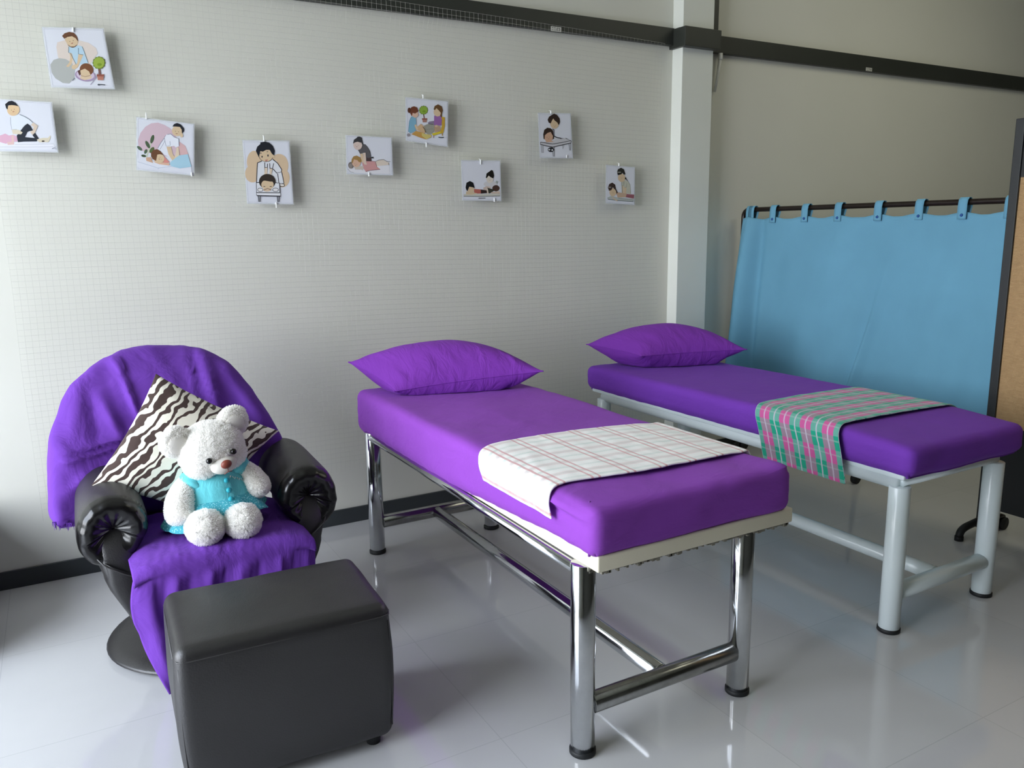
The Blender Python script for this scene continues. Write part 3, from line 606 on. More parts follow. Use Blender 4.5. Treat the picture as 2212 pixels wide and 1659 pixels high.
card(((1310, 357), (1371, 362), (1370, 442), (1309, 438)), (1295, 345, 0, 0, 15.8), [
    ('p', [(740, 750), (850, 690), (960, 720), (1040, 850), (1070, 1170), (760, 1150)], '#c3c3b2'), ('l', [(960, 720), (1040, 850), (1070, 1160)], 12, '#77786e'), ('l', [(750, 770), (755, 880), (820, 890), (830, 740)], 12, '#55564f'), ('l', [(860, 940), (920, 940), (930, 800)], 10, '#77786e'),
    ('p', [(770, 890), (830, 890), (850, 1200), (770, 1140)], '#d6c4a8'), ('p', [(840, 950), (920, 950), (900, 1160), (890, 1240), (840, 1220)], '#d6bfa0'), ('l', [(770, 890), (775, 1130)], 16, '#5a5850'),
    ('p', [(560, 1130), (640, 1110), (930, 1160), (930, 1280), (620, 1290)], '#c7aa90'), ('p', [(930, 1170), (1180, 1190), (1170, 1330), (890, 1280)], '#9b6068'), ('l', [(940, 1250), (1170, 1260)], 14, '#7a4650'),
    ('p', [(280, 1290), (380, 1240), (640, 1290), (1170, 1340), (1160, 1430), (620, 1390), (280, 1360)], '#b9bfba'), ('l', [(280, 1290), (285, 1350), (610, 1390), (1150, 1430)], 18, '#5a605e'), ('l', [(640, 1320), (1160, 1380)], 12, '#7a807e'),
    ('e', 450, 1110, 115, 140, 0, SK), ('p', [(400, 1240), (620, 1400), (600, 1420), (480, 1350)], SK), ('p', [(280, 950), (330, 830), (430, 780), (530, 850), (560, 1000), (620, 1120), (580, 1160), (560, 1060), (500, 1000), (450, 940), (400, 1040), (320, 1060)], '#40302a'), ('l', [(300, 940), (390, 940)], 22, '#c9c3bd'), *face_marks(460, 1110, 60, 0),
    ('e', 750, 620, 125, 140, 0, SK), ('p', [(590, 420), (630, 320), (730, 275), (830, 330), (880, 500), (830, 510), (770, 440), (740, 500), (620, 530)], '#2c2b26'), ('l', [(600, 425), (720, 425)], 22, '#c5c3b5'), ('e', 885, 635, 25, 35, 0, '#1f1f1c'), ('l', [(890, 640), (950, 710)], 26, '#1f1f1c'), *face_marks(750, 600, 65, 0)],
    [(1337, 356, .02)], 'white picture card nearest the column, woman with dark fringe massaging another')

# ------------------------------------------------------------------ beds
def bed(name, label, x0, x1, y0, y1, ztop, r, metal, metal2, sheet, mlo, mhi, lowrear, lowfront, board, zs, group):
    root = empty(name, ((x0+x1)/2, (y0+y1)/2, 0), label, 'massage bed', group)
    for (x, y) in ((x0, y0), (x1, y0), (x0, y1), (x1, y1)):
        L = put('leg', leg_bm((x, y, .012), (x, y, ztop), r), metal, root)
        put('rubber_foot', leg_bm((x, y, 0), (x, y, .016), r+.0035), M['rubber'], L)
    put('end_stretcher', leg_bm((x0+r*.8, y0, zs), (x1-r*.8, y0, zs), r*.86), metal2, root)
    put('end_stretcher', leg_bm((x0+r*.8, y1, zs), (x1-r*.8, y1, zs), r*.86), metal2, root)
    xm = (x0+x1)/2
    put('centre_stretcher', leg_bm((xm, y0+r*.6, zs), (xm, y1-r*.6, zs), r*.80), metal, root)
    return root
# chrome bed
X0, X1, Y0, Y1 = 1.187, 1.797, -2.171, -.456
b1 = bed('massage_bed', 'massage bed with chrome legs and purple sheet, nearest the camera', X0, X1, Y0, Y1, .588, .0355, M['chrome'], M['chrome_worn'], None, 0, 0, 0, 0, 0, .148, 'massage beds')
for x in (X0, X1): put('side_rail', tube(B(), [(x-.012*(1 if x == X0 else -1), Y0-.02, .567), (x-.012*(1 if x == X0 else -1), Y1+.02, .567)], .0165, 18), M['chrome'], b1)
for y in (Y0, Y1): put('end_rail', tube(B(), [(X0, y, .567), (X1, y, .567)], .015, 16), M['chrome'], b1)
put('base_board', rbox(B(), (1.180, -2.252, .585), (1.922, -.342, .632), .006, (3, 8, 1)), M['cream'], b1)
fb = B()
for i in range(60):
    xx = 1.20+.70*i/59+random.uniform(-.004, .004); h = random.uniform(.002, .012)
    box(fb, (xx, -2.247, .586-h), (xx+random.uniform(.006, .016), -2.235, .588))
put('frayed_backing', fb, M['frayed'], b1, False)
def mat1(w, n):
    lo = interp([(-2.26, .624), (-2.0, .614), (-1.65, .592), (-1.3, .574), (-.32, .560)], w.y)
    f = (w.z-.595)/(.768-.595)
    z = lo+(.768-lo)*f
    # soft crown and sag, wrinkles gathered at the corner and the hem
    z += .006*math.sin((w.y+2.26)/1.94*PI)*f
    k = .005*N3(w.x*5, w.y*3.2, w.z*9)+.0022*N3(w.x*18, w.y*11, w.z*30)
    if f > .93 and w.y < -2.0 and w.x > 1.8: z += .012*min(1, (w.x-1.8)/.08)*min(1, (-2.0-w.y)/.2)
    side = 1-abs(n.z)
    if n.x < -.4 and -2.25 < w.y < -1.98:
        fy = math.sin((w.y+2.25)/.27*PI); k += .016*fy*math.exp(-((f-(.80+.25*(w.y+2.1)))/.07)**2)-.008*fy*math.exp(-((f-(.66+.25*(w.y+2.1)))/.06)**2)
    hem = max(0, 1-f*3.5)
    k += hem*.004*math.sin(w.y*70+4*N3(w.y*3, w.x)) * side
    d = Vector((w.x-1.535, w.y+1.29, 0)); d = Vector((math.copysign(1, d.x) if abs(n.x) > .5 else 0, math.copysign(1, d.y) if abs(n.y) > .5 else 0, 0))
    tuck = -.006*max(0, 1-f*4)
    return Vector((w.x, w.y, z))+n*k+d*tuck
put('mattress', rbox(B(), (1.160, -2.262, .595), (1.908, -.318, .768), .034, (26, 70, 8), mat1), M['sheet1'], b1)
pk = B()   # gathered corner seam of the fitted sheet
tube(pk, [(1.170, -2.225, .628), (1.167, -2.227, .69), (1.170, -2.22, .745), (1.195, -2.19, .768)], [.004, .005, .005, .003], 8)
put('sheet_corner_seam', pk, M['sheet1'], b1)
# white bed
A0, A1, C0, C1 = 2.575, 3.160, -2.164, -.348
b2 = bed('massage_bed', 'massage bed with white painted legs and violet sheet beside the blue curtain', A0, A1, C0, C1, .565, .0375, M['white_metal'], M['white_metal'], None, 0, 0, 0, 0, 0, .150, 'massage beds')
for x in (A0, A1): put('side_rail', tube(B(), [(x, C0, .575), (x, C1, .575)], .026, 20), M['white_metal'], b2)
for y in (C0, C1): put('end_rail', tube(B(), [(A0, y, .580), (A1, y, .580)], .020, 18), M['white_metal'], b2)
put('base_board', rbox(B(), (2.555, -2.19, .592), (3.225, -.26, .612), .006, (3, 8, 1)), M['white_metal'], b2)
def mat2(w, n):
    f = (w.z-.60)/.135
    k = .004*N3(w.x*5, w.y*3.2+9, w.z*9)+.0016*N3(w.x*18, w.y*11, w.z*30)
    hem = max(0, 1-f*3.5)
    k += hem*.003*math.sin(w.y*60+4*N3(w.y*3, w.x))*(1-abs(n.z))
    z = w.z+.005*math.sin((w.y+2.22)/2*PI)*f
    if w.y < -1.9: z -= .018*min(1, (-1.9-w.y)/.32)*f
    d = Vector((math.copysign(1, w.x-2.89) if abs(n.x) > .5 else 0, math.copysign(1, w.y+1.2) if abs(n.y) > .5 else 0, 0))
    return Vector((w.x, w.y, z))+n*k-d*.012*max(0, 1-f*3.5)
put('mattress', rbox(B(), (2.540, -2.225, .597), (3.252, -.215, .735), .036, (26, 70, 8), mat2), M['sheet2'], b2)

# ------------------------------------------------------------------ pillows
def pillow(FL, FR, RR, RL, h, seed, mat, label, floorz):
    FL, FR, RR, RL = map(Vector, (FL, FR, RR, RL))
    bm = B(); n = 44
    wdt, dpt = (FR-FL).length, (RL-FL).length
    def P(u, v, s):
        pu = u*(1-.05*(1-v*v)); pv = v*(1-.10*(1-u*u)); a, b = (pu+1)/2, (pv+1)/2
        p = FL*(1-a)*(1-b)+FR*a*(1-b)+RR*a*b+RL*(1-a)*b
        e = max(0, (1-abs(u)**2.3)*(1-abs(v)**2.3))
        x, y = u*wdt/2, v*dpt/2
        g = max(0, -v)**1.5+.5*max(0, v)**2+.7*max(0, abs(u)-.5)
        wr = (.016*N3(x*34+y*6+seed, y*4, s)*g+.006*N3(x*60, y*10, seed)*g)*min(1, 4*(1-max(abs(u), abs(v))))+.008*N3(x*6+seed, y*6, s*3)*e
        p.z += s*h/2*e**.60+wr
        p.z += -.02*e if s < 0 else 0
        p.z = max(floorz+.002*(1+N3(x*9, y*9)), p.z)
        return p
    G = {}
    for s in (1, -1):
        for i in range(n+1):
            for j in range(n+1):
                edge = i in (0, n) or j in (0, n)
                if edge and s < 0: G[s, i, j] = G[1, i, j]; continue
                u = math.sin((i/n*2-1)*PI/2*.999); v = math.sin((j/n*2-1)*PI/2*.999)
                G[s, i, j] = bm.verts.new(P(u, v, s if not edge else 0))
        for i in range(n):
            for j in range(n):
                bm.faces.new((G[s, i, j], G[s, i+1, j], G[s, i+1, j+1], G[s, i, j+1]))
    # piped seam round the edge
    ring = [G[1, i, 0].co.copy() for i in range(n+1)]+[G[1, n, j].co.copy() for j in range(1, n+1)]+[G[1, i, n].co.copy() for i in range(n-1, -1, -1)]+[G[1, 0, j].co.copy() for j in range(n-1, -1, -1)]
    c = (FL+RR)/2
    o = tag(mods(put('pillow', bm, mat, None, True, (c.x, c.y, floorz)), 1), label, 'pillow', 'pillows on the beds')
    put('seam', tube(B(), ring, .0028, 6, False), mat, o)
pillow((1.245, -.622, .800), (1.872, -.850, .862), (1.79, -.48, .880), (1.150, -.275, .892), .262, 1.7, M['pillow'], 'plump purple pillow on the bed with chrome legs', .7705)
pillow((2.690, -.530, .815), (3.262, -.725, .826), (3.16, -.34, .84), (2.590, -.150, .842), .262, 5.2, M['pillow'], 'plump purple pillow on the bed with white legs', .7375)

# ------------------------------------------------------------------ towels
def towel(name, path, yr, yf, mat, label, cat, seed, amp=.003, th=.007):
    """path: list of (x, z) across the bed from the left hem over the top; yr/yf(t) rear and front edge"""
    ds = [0]
    for a, b in zip(path, path[1:]): ds.append(ds[-1]+math.dist(a, b))
    L = ds[-1]
    tx = [(d, p[0]) for d, p in zip(ds, path)]; tz = [(d, p[1]) for d, p in zip(ds, path)]
    def fn(a, b):
        d = a*L; x = smooth_interp(tx, d); z = smooth_interp(tz, d)
        y = yr(d)+(yf(d)-yr(d))*b
        k = amp*N3(d*9, b*3+seed)+amp*.6*N3(d*25, b*7, seed)
        return Vector((x-k*(1 if z < path[len(path)//2][1]-.02 else 0), y+.4*k, z+abs(k)))
    bm = gridmesh(fn, 90, 40, lambda a, b: (a*L, b*abs(yf(L/2)-yr(L/2))))
    o = put(name, bm, mat, None, True)
    mods(o, 0, th, 0)
    m = o.modifiers.new('bev', 'SUBSURF'); m.levels = 1; m.render_levels = 1
    return tag(o, label, cat)
zt = .7775
towel('checked_towel', [(1.141, .692), (1.141, .71), (1.143, .738), (1.160, .767), (1.205, zt), (1.30, zt+.003), (1.55, zt+.005), (1.80, zt+.004), (1.868, zt-.001), (1.903, .775), (1.922, .745), (1.923, .705)],
      lambda d: smooth_interp([(0, -1.665), (.05, -1.625), (.12, -1.575), (.25, -1.558), (.5, -1.572), (.75, -1.612), (.92, -1.64)], d),
      lambda d: smooth_interp([(0, -2.085), (.08, -2.055), (.14, -2.045), (.4, -2.082), (.8, -2.078), (.92, -2.05)], d),
      M['towel_white'], 'folded white towel with pale pink check lying across the chrome legged bed', 'towel', 2.1)
towel('plaid_towel', [(2.512, .530), (2.512, .58), (2.513, .66), (2.518, .715), (2.545, .743), (2.60, .7475), (2.9, .750), (3.15, .7475), (3.225, .741), (3.268, .71), (3.272, .64)],
      lambda d: smooth_interp([(0, -1.575), (.12, -1.54), (.2, -1.505), (.3, -1.478), (.9, -1.482), (1.1, -1.5)], d),
      lambda d: smooth_interp([(0, -1.985), (.12, -1.955), (.2, -1.93), (.3, -1.915), (.9, -1.935), (1.1, -1.94)], d),
      M['towel_plaid'], 'folded green and pink plaid towel hanging over the side of the white legged bed', 'towel', 7.4, .002, .006)

# ------------------------------------------------------------------ curtain screen
SX = 3.865; RZ = 1.592; SL, SR = -.062, -1.80
scr = empty('screen_frame', (SX, (SL+SR)/2, 0), 'dark brown tubular screen frame carrying the blue curtain', 'screen')
top = [(SX, SL, .11)]+[(SX, SL, RZ-.06)]+arc((SX, SL, RZ-.05), (SX, SL-.05, RZ), (SX, SL, RZ))+[(SX, -1.0, RZ)]+arc((SX, SR+.05, RZ), (SX, SR, RZ-.05), (SX, SR, RZ))+[(SX, SR, .11)]
put('tube_frame', tube(B(), top, .0145, 16), M['brown_metal'], scr)
for yy in (SL, -.95, SR):
    mid = yy == -.95
    fb_ = tube(B(), [(SX+.085*mid, yy, .06), (SX, yy, RZ-.07 if mid else .115)], .0135, 14)
    if not mid: tube(fb_, [(SX-.01, yy, .075), (SX+.06, yy, .075), (SX+.085, yy, .066)], .011, 12)
    ft = put('lower_post', fb_, M['brown_metal'], scr)
    cb = B(); tube(cb, [(SX+.085, yy-.012, .032), (SX+.085, yy+.012, .032)], .032, 18); tube(cb, [(SX+.085, yy, .03), (SX+.085, yy, .07)], .007, 8)
    put('caster', cb, M['rubber'], ft)
    if not mid: put('glide', tube(B(), [(SX, yy, 0), (SX, yy, .062)], .015, 12), M['rubber'], ft)
cur = empty('curtain', (SX-.03, -.95, RZ), 'sky blue fabric curtain hanging by tabs from the dark brown screen frame', 'curtain')
CY0, CY1 = -.085, -1.795
tabs_px = (1627, 1677, 1746, 1818, 1905, 1994, 2088, 2190)
tabs = []
for u in tabs_px:
    v = 452-20*(u-1606)/580; d = ray(u, v); p = CP+d*((SX-CP.x)/d.x); tabs.append(p.y)
def cur_fn(a, b):
    # a: along rail, b: from the top hem down
    y = CY0+(CY1-CY0)*a; z = RZ-.045-b*(RZ-.045-.44)
    near = min(abs(y-t_) for t_ in tabs)
    z -= .016*min(1, near/.09)*(1-b)**6
    x = SX-.022
    x -= .016*math.sin(a*19+1.1*math.sin(a*7))*(.35+b)+.022*N3(a*7, b*1.2, 4)+.006*N3(a*20+b*3, b*2.5, 9)
    # gathered fold at the far end, spreading towards the bottom
    g = math.exp(-((a-.035)/.03)**2); x -= g*(.026+.05*b)
    g2 = math.exp(-((a-.085)/.02)**2); x += g2*(.020+.025*b)
    y += (1-a)**8*(.058*b); x -= .055*b*(1-a)**10
    # diagonal fold falling from the middle
    q = a-(.66-.18*b); x -= .030*(math.exp(-(q/.022)**2) if q > 0 else math.exp(-(q/.007)**2))*max(0, min(1, (b-.2)*1.8))
    q2 = a-(.70-.35*b); x -= .008*math.exp(-(q2/.05)**2)
    return Vector((x, y, z))
mods(put('curtain_cloth', gridmesh(cur_fn, 180, 60), M['curtain'], cur), 0, .002)
for i, ty in enumerate(tabs):
    for k in range(2 if i == 0 else 1):
        yy = ty-.012*k*1.6+(.008 if i == 0 else 0); w = .023
        prof = [(SX-.024, RZ-.082), (SX-.023, RZ-.05), (SX-.022, RZ-.012), (SX-.018, RZ+.010), (SX-.006, RZ+.021), (SX+.008, RZ+.020), (SX+.019, RZ+.008), (SX+.020, RZ-.02), (SX+.006, RZ-.06), (SX-.012, RZ-.075)]
        pts = prof
        def tf(a, b, pts=pts, yy=yy, w=w):
            f = a*(len(pts)-1); i_ = min(int(f), len(pts)-2); q = f-i_
            return Vector((pts[i_][0]+(pts[i_+1][0]-pts[i_][0])*q-.006, yy-w+2*w*b, pts[i_][1]+(pts[i_+1][1]-pts[i_][1])*q))
        tb = put('tab', gridmesh(tf, 27, 3), M['curtain'], cur); mods(tb, 0, .002)
        sb = B(); tube(sb, [(SX-.030, yy, RZ-.062), (SX-.036, yy, RZ-.062)], [.0085, .006], 14)
        put('snap_stud', sb, M['tab_stud'], tb)

# ------------------------------------------------------------------ notice board on a stand
bx, by = 3.805, -1.757
nb = empty('notice_board', (bx, by-.55, 0), 'free standing notice board of tan burlap in a black frame, right edge', 'notice board')
BW = 1.15
for yy in (by, by-BW):
    put('post', box(B(), (bx-.015, yy-.04, .03), (bx+.02, yy, 1.945), .003), M['black_frame'], nb, False)
    yc = yy-.02
    ft = tube(B(), [(bx-.175, yc, .018), (bx-.172, yc, .03)]+arc((bx-.17, yc, .035), (bx-.10, yc, .062), (bx-.16, yc, .058), 6)+[(bx, yc, .072), (bx+.10, yc, .062)]+arc((bx+.10, yc, .062), (bx+.17, yc, .035), (bx+.16, yc, .058), 6)+[(bx+.175, yc, .018)], .0175, 16)
    f_ = put('foot', ft, M['rubber'], nb)
    for s in (-1, 1): put('glide', tube(B(), [(bx+s*.174, yc, 0), (bx+s*.174, yc, .022)], .020, 16), M['rubber'], f_)
put('burlap_panel', box(B(), (bx-.004, by-BW, .55), (bx+.012, by-.04, 1.69)), M['burlap'], nb, False)
put('header_panel', box(B(), (bx-.006, by-BW, 1.69), (bx+.014, by-.04, 1.85)), M['black_panel'], nb, False)
put('lower_panel', box(B(), (bx-.006, by-BW, .14), (bx+.014, by-.04, .55)), M['black_panel'], nb, False)
put('top_rail', box(B(), (bx-.012, by-BW, 1.905), (bx+.018, by-.04, 1.943)), M['black_frame'], nb, False)

# ------------------------------------------------------------------ ottoman
def ottoman():
    c = Vector((.452, -1.655, 0)); rot = math.radians(-2.6); w, d, h = .575, .405, .452
    root = empty('ottoman', c, 'black leatherette box ottoman in front of the armchair', 'ottoman')
    R = Matrix.Rotation(rot, 4, 'Z')
    def disp(wp, n):
        f = (wp.z-.03)/(h-.03)
        k = .003*N3(wp.x*7, wp.y*7, wp.z*7)
        # slight belly and a tuck under the edge
        k += .010*math.sin(min(1, max(0, f))*PI)*(1-abs(n.z))
        if n.z > .5 or f > .97: k += .008*(1-(wp.x/(w/2))**2)*(1-(wp.y/(d/2))**2)
        q = wp+n*k; s = 1-.012*(1-f)
        q = Vector((q.x*s, q.y*s, q.z)); q = R @ q
        return q+c
    put('body', rbox(B(), (-w/2, -d/2, .03), (w/2, d/2, h), .032, (22, 18, 18), disp, 5), M['leather_soft'], root)
    sb = B()
    def T(x, y, z): return R @ Vector((x, y, z))+c
    for sx in (-1, 1):
        for s2 in (-1, 1):
            x, y = sx*(w/2-.0095), s2*(d/2-.0095)
            tube(sb, [T(x*(1-.012*(1-z/h))+sx*.007*math.sin(z/h*PI), y*(1-.012*(1-z/h))+s2*.007*math.sin(z/h*PI), z) for z in (.07, .1, .15, .2, .25, .3, .35, .40)], .0022, 8)
    lp = [(-w/2-.002, -d/2+.03), (-w/2+.006, -d/2+.006), (-w/2+.03, -d/2-.002), (w/2-.03, -d/2-.002), (w/2-.006, -d/2+.006), (w/2+.002, -d/2+.03), (w/2+.002, d/2-.03), (-w/2-.002, d/2-.03)]
    tube(sb, [T(x, y, h-.032) for x, y in lp+lp[:1]], .0018, 8)
    put('seam', sb, M['leather'], root)
    for sx in (-1, 1):
        for s2 in (-1, 1):
            p = T(sx*(w/2-.055), s2*(d/2-.055), 0)
            put('foot', tube(B(), [p, p+Vector((0, 0, .04))], [.020, .024], 18), M['rubber'], root)
ottoman()

# ------------------------------------------------------------------ armchair
CX = .400
ac = empty('armchair', (CX, -.86, 0), 'black leatherette swivel armchair under purple cloths, left of the beds', 'armchair')
bm = B()
prof = [(0, .062), (.05, .062), (.20, .050), (.30, .036), (.345, .026), (.352, .018), (.345, .012), (0, .012)]
def lathe(bm, prof, c, seg=48):
    rings = []
    for r, z in prof:
        rings.append([bm.verts.new((c[0]+max(r, .0005)*math.cos(2*PI*k/seg), c[1]+max(r, .0005)*math.sin(2*PI*k/seg), c[2]+z)) for k in range(seg)])
    for a, b in zip(rings, rings[1:]):
        for k in range(seg): bm.faces.new((a[k], a[(k+1) % seg], b[(k+1) % seg], b[k]))
    return bm
BC = (.365, -.835, 0)
sb_ = put('swivel_base', lathe(bm, prof, BC), M['leather_soft'], ac)
for k in range(5):
    a = 2*PI*k/5-2.15; p = Vector((BC[0]+.31*math.cos(a), BC[1]+.31*math.sin(a), 0)); put('glide', tube(B(), [p, p+Vector((0, 0, .02))], .017, 12), M['rubber'], sb_)
put('pedestal', tube(B(), [(BC[0], BC[1], .05), (BC[0], BC[1], .27)], .045, 20), M['rubber'], ac)
put('seat_frame', rbox(B(), (.15, -1.10, .22), (.65, -.58, .30), .03, (4, 4, 2)), M['leather'], ac)
put('seat_cushion', rbox(B(), (.122, -1.185, .285), (.678, -.60, .438), .05, (14, 14, 5), lambda w, n: w+n*(.004*N3(w.x*8, w.y*8, w.z*8))+Vector((0, 0, .012*(1-((w.x-CX)/.28)**2) if w.z > .42 else 0))), M['leather'], ac)
def arm(s):
    x = CX+s*.326
    prof = [(0, .0), (.0, .05), (.02, .088), (.06, .103), (.16, .106), (.28, .108), (.38, .110), (.425, .110), (.455, .104), (.472, .090), (.472, .070), (.462, .048), (.448, .028), (.440, .010)]
    bm = B(); seg = 72; rings = []
    for i, (d, r) in enumerate(prof):
        ring = []
        for k in range(seg):
            a = 2*PI*k/seg
            g = max(0, (i-6.5)/6.5) if i > 6 else 0
            pl = (.5+.5*math.cos(a*13+.9*math.sin(3*a+s))) * g
            rr = r*(1-.13*pl*(1 if i < 11 else 1.6))
            dd = d-.020*pl*(1 if i < 12 else .3)
            px = x+rr*1.0*math.cos(a)+.02*s*max(0, -math.sin(a))*(r/.1)
            pz = .570-.035*(d/.43)+rr*(1.05 if math.sin(a) > 0 else 1.18)*math.sin(a)
            py = -.600-d+.03*(math.sin(a) < -.3)*g
            q = Vector((px, py, pz)); q += (q-Vector((x, q.y, .56))).normalized()*.003*N3(q.x*11, q.y*9, q.z*11)
            ring.append(bm.verts.new(q))
        rings.append(ring)
    for a, b in zip(rings, rings[1:]):
        for k in range(seg): bm.faces.new((a[k], a[(k+1) % seg], b[(k+1) % seg], b[k]))
    bm.faces.new(rings[-1])
    o = put('armrest', bm, [M['leather'], M['gloss_leather']], ac)
    for f in o.data.polygons:
        c_ = sum((o.data.vertices[i].co for i in f.vertices), Vector())/len(f.vertices)
        if c_.y+origin(ac).y < -1.025: f.material_index = 1
    mods(o, 1)
    # side panel: outer face slopes in towards the base
    XO = [(.18, .112), (.24, .085), (.32, .045), (.42, .012), (.50, .002), (.56, .004)]; XI = [(.18, .138), (.3, .140), (.56, .138)]
    YB = [(.18, -.93), (.28, -.80), (.42, -.66), (.56, -.62)]; YF_ = [(.18, -1.045), (.26, -1.066), (.38, -1.074), (.46, -1.060), (.53, -1.02)]
    def loft(z0, z1, grow, nz=14, cut=None):
        def fn(a, b):
            z = z0+(z1-z0)*b; xo, xi, yb, yf = (interp(T_, z) for T_ in (XO, XI, YB, YF_))
            th = a*2*PI; cxx, cyy = (xo+xi)/2, (yb+yf)/2; ex = 2/4.5
            cx_ = math.copysign(abs(math.cos(th))**ex, math.cos(th)); sy_ = math.copysign(abs(math.sin(th))**ex, math.sin(th))
            px = cxx+((xi-xo)/2+grow)*cx_; py = cyy+((yf-yb)/2-grow)*sy_
            if cut and b > .999: z = z+cut(px, py)
            px = px if s < 0 else 2*CX-px
            return Vector((px, py, z))
        bm = gridmesh(fn, 48, nz, None, True)
        return bm
    sp_ = put('side_panel', loft(.185, .53, 0), M['leather_soft'], ac)
    put('pocket', loft(.20, .372, .004, 10, lambda px, py: .075*max(0, min(1, (.13-px)/.12))), M['leather_soft'], sp_)
    pp = []
    for a in range(0, 13):
        th = PI+a/12*PI*.62 ; px = .075+.074*math.cos(th); py = -.87-.21*abs(math.sin(th))**.45
        px = -.002+.138*(a/12); py = -1.083+.0*a if a > 3 else -1.083+.02*(3-a)
        zz = .372+.085*max(0, min(1, (.125-px)/.12))**1.3
        pp.append((px if s < 0 else 2*CX-px, py, zz))
    put('piping', tube(B(), pp, .0028, 8), M['leather'], sp_)
arm(-1); arm(1)
# backrest as a padded dome; its outline in (x, z) with the depth of the rim
RIM = [(-.112, .500, -.752), (-.103, .60, -.740), (-.098, .68, -.722), (-.090, .74, -.705), (-.066, .835, -.672), (-.012, .935, -.615), (.055, .988, -.566), (.125, 1.030, -.525), (.225, 1.052, -.500),
       (.365, 1.055, -.490), (.470, 1.036, -.500), (.560, .985, -.540), (.620, .915, -.590), (.665, .835, -.650), (.715, .720, -.710), (.735, .640, -.715), (.735, .53, -.70), (.62, .44, -.66), (.40, .41, -.66), (.14, .42, -.66), (.01, .45, -.70), (-.055, .462, -.745)]
RIM = [(x, y, z) for x, z, y in RIM]
def rim_at(a):
    f = a*len(RIM); i = int(f) % len(RIM); q = f-int(f); P_ = [Vector(RIM[(i+k-1) % len(RIM)]) for k in range(4)]
    return .5*((2*P_[1])+(-P_[0]+P_[2])*q+(2*P_[0]-5*P_[1]+4*P_[2]-P_[3])*q*q+(-P_[0]+3*P_[1]-3*P_[2]+P_[3])*q**3)
DC = Vector((.335, -.655, .66))
CREASE = []
for (ua, va, ub, vb, wd, dp) in ((248, 770, 300, 905, .010, .016), (233, 775, 262, 800, .010, .012), (408, 757, 422, 835, .006, .008), (128, 968, 292, 925, .007, .013), (135, 985, 255, 950, .006, .010), (440, 768, 470, 880, .020, .020), (490, 800, 560, 900, .018, .014),
                              (222, 865, 255, 935, .016, .014), (185, 845, 205, 940, .014, -.010), (120, 930, 150, 830, .016, -.012), (330, 760, 345, 790, .006, .006), (150, 1040, 200, 1000, .012, .010), (125, 1060, 135, 1130, .012, .014)):
    A_, B_ = at_y(ua, va, -.6), at_y(ub, vb, -.6); CREASE.append((Vector((A_.x, A_.z)), Vector((B_.x, B_.z)), wd, dp))
def crease(x, z):
    r = 0; p = Vector((x, z))
    for a, b, w_, d_ in CREASE:
        ab = b-a; t_ = max(0, min(1, (p-a).dot(ab)/ab.length_squared)); q = (p-(a+ab*t_)).length
        r += d_*math.exp(-(q/w_)**2)*math.sin(PI*(.15+.7*t_))
    return r
def dome(grow, depth, folds):
    nA, nR = 120, 30
    def fn(a, b):
        R_ = rim_at(a); d = Vector((R_.x-DC.x, 0, R_.z-DC.z)); L = d.length; dn = d/L
        # b 0..0.62 front, .62.. .75 rim, rest back
        if b < .62:
            rho = b/.62; rr = rho*(L-.035+grow)
            y = DC.y*(1-rho**2)+(R_.y)*rho**2-.040*math.sin(PI*min(1, rho))*0-.02*(1-rho**4)-grow
            if rho > .9: y += .012*((rho-.9)/.1)**2
        elif b < .8:
            th = (b-.62)/.18*PI; rr = L-.035+grow+(.035)*math.sin(th); y = R_.y-grow+.012+(depth/2+grow)*(1-math.cos(th))
        else:
            rho = 1-(b-.8)/.2; rr = rho*(L-.035+grow); y = R_.y+depth+.012+grow+ (DC.y-R_.y)*(1-rho)*.5
        p = Vector((DC.x+dn.x*rr, y, DC.z+dn.z*rr))
        if folds:
            k = .013*N3(p.x*5+3, p.z*5, 2)+.009*N3(p.x*13+p.z*5, p.z*6, 8)+.004*N3(p.x*30, p.z*16, 3)
            if b < .8:
                p.y -= k+crease(p.x, p.z)*2.2; p += dn*k*.8*(b/.62)
            else: p.y += k
        return p
    return gridmesh(fn, nA, nR, None, True)
put('backrest', dome(-.02, .10, False), M['leather'], ac)
o = put('throw_cloth', dome(.004, .11, True), M['throw'], None, True, (.335, -.6, 1.05))
tag(o, 'purple cloth draped over the rounded back of the armchair', 'throw cloth', 'purple cloths on the armchair')
fl = bmesh.new(); fl.from_mesh(o.data)   # frayed threads along the hem outside the left arm
for i in range(40):
    a = i/39; p = Vector((-.106+.058*a, -.758, .506-.016*a))-o.location; q = p+Vector((random.uniform(-.006, .006), random.uniform(-.008, .002), -random.uniform(.012, .03)))
    tube(fl, [p, (p+q)/2+Vector((random.uniform(-.003, .003), 0, 0)), q], [.0013, .001, .0005], 5)
fl.to_mesh(o.data); fl.free()
for p_ in o.data.polygons: p_.use_smooth = True
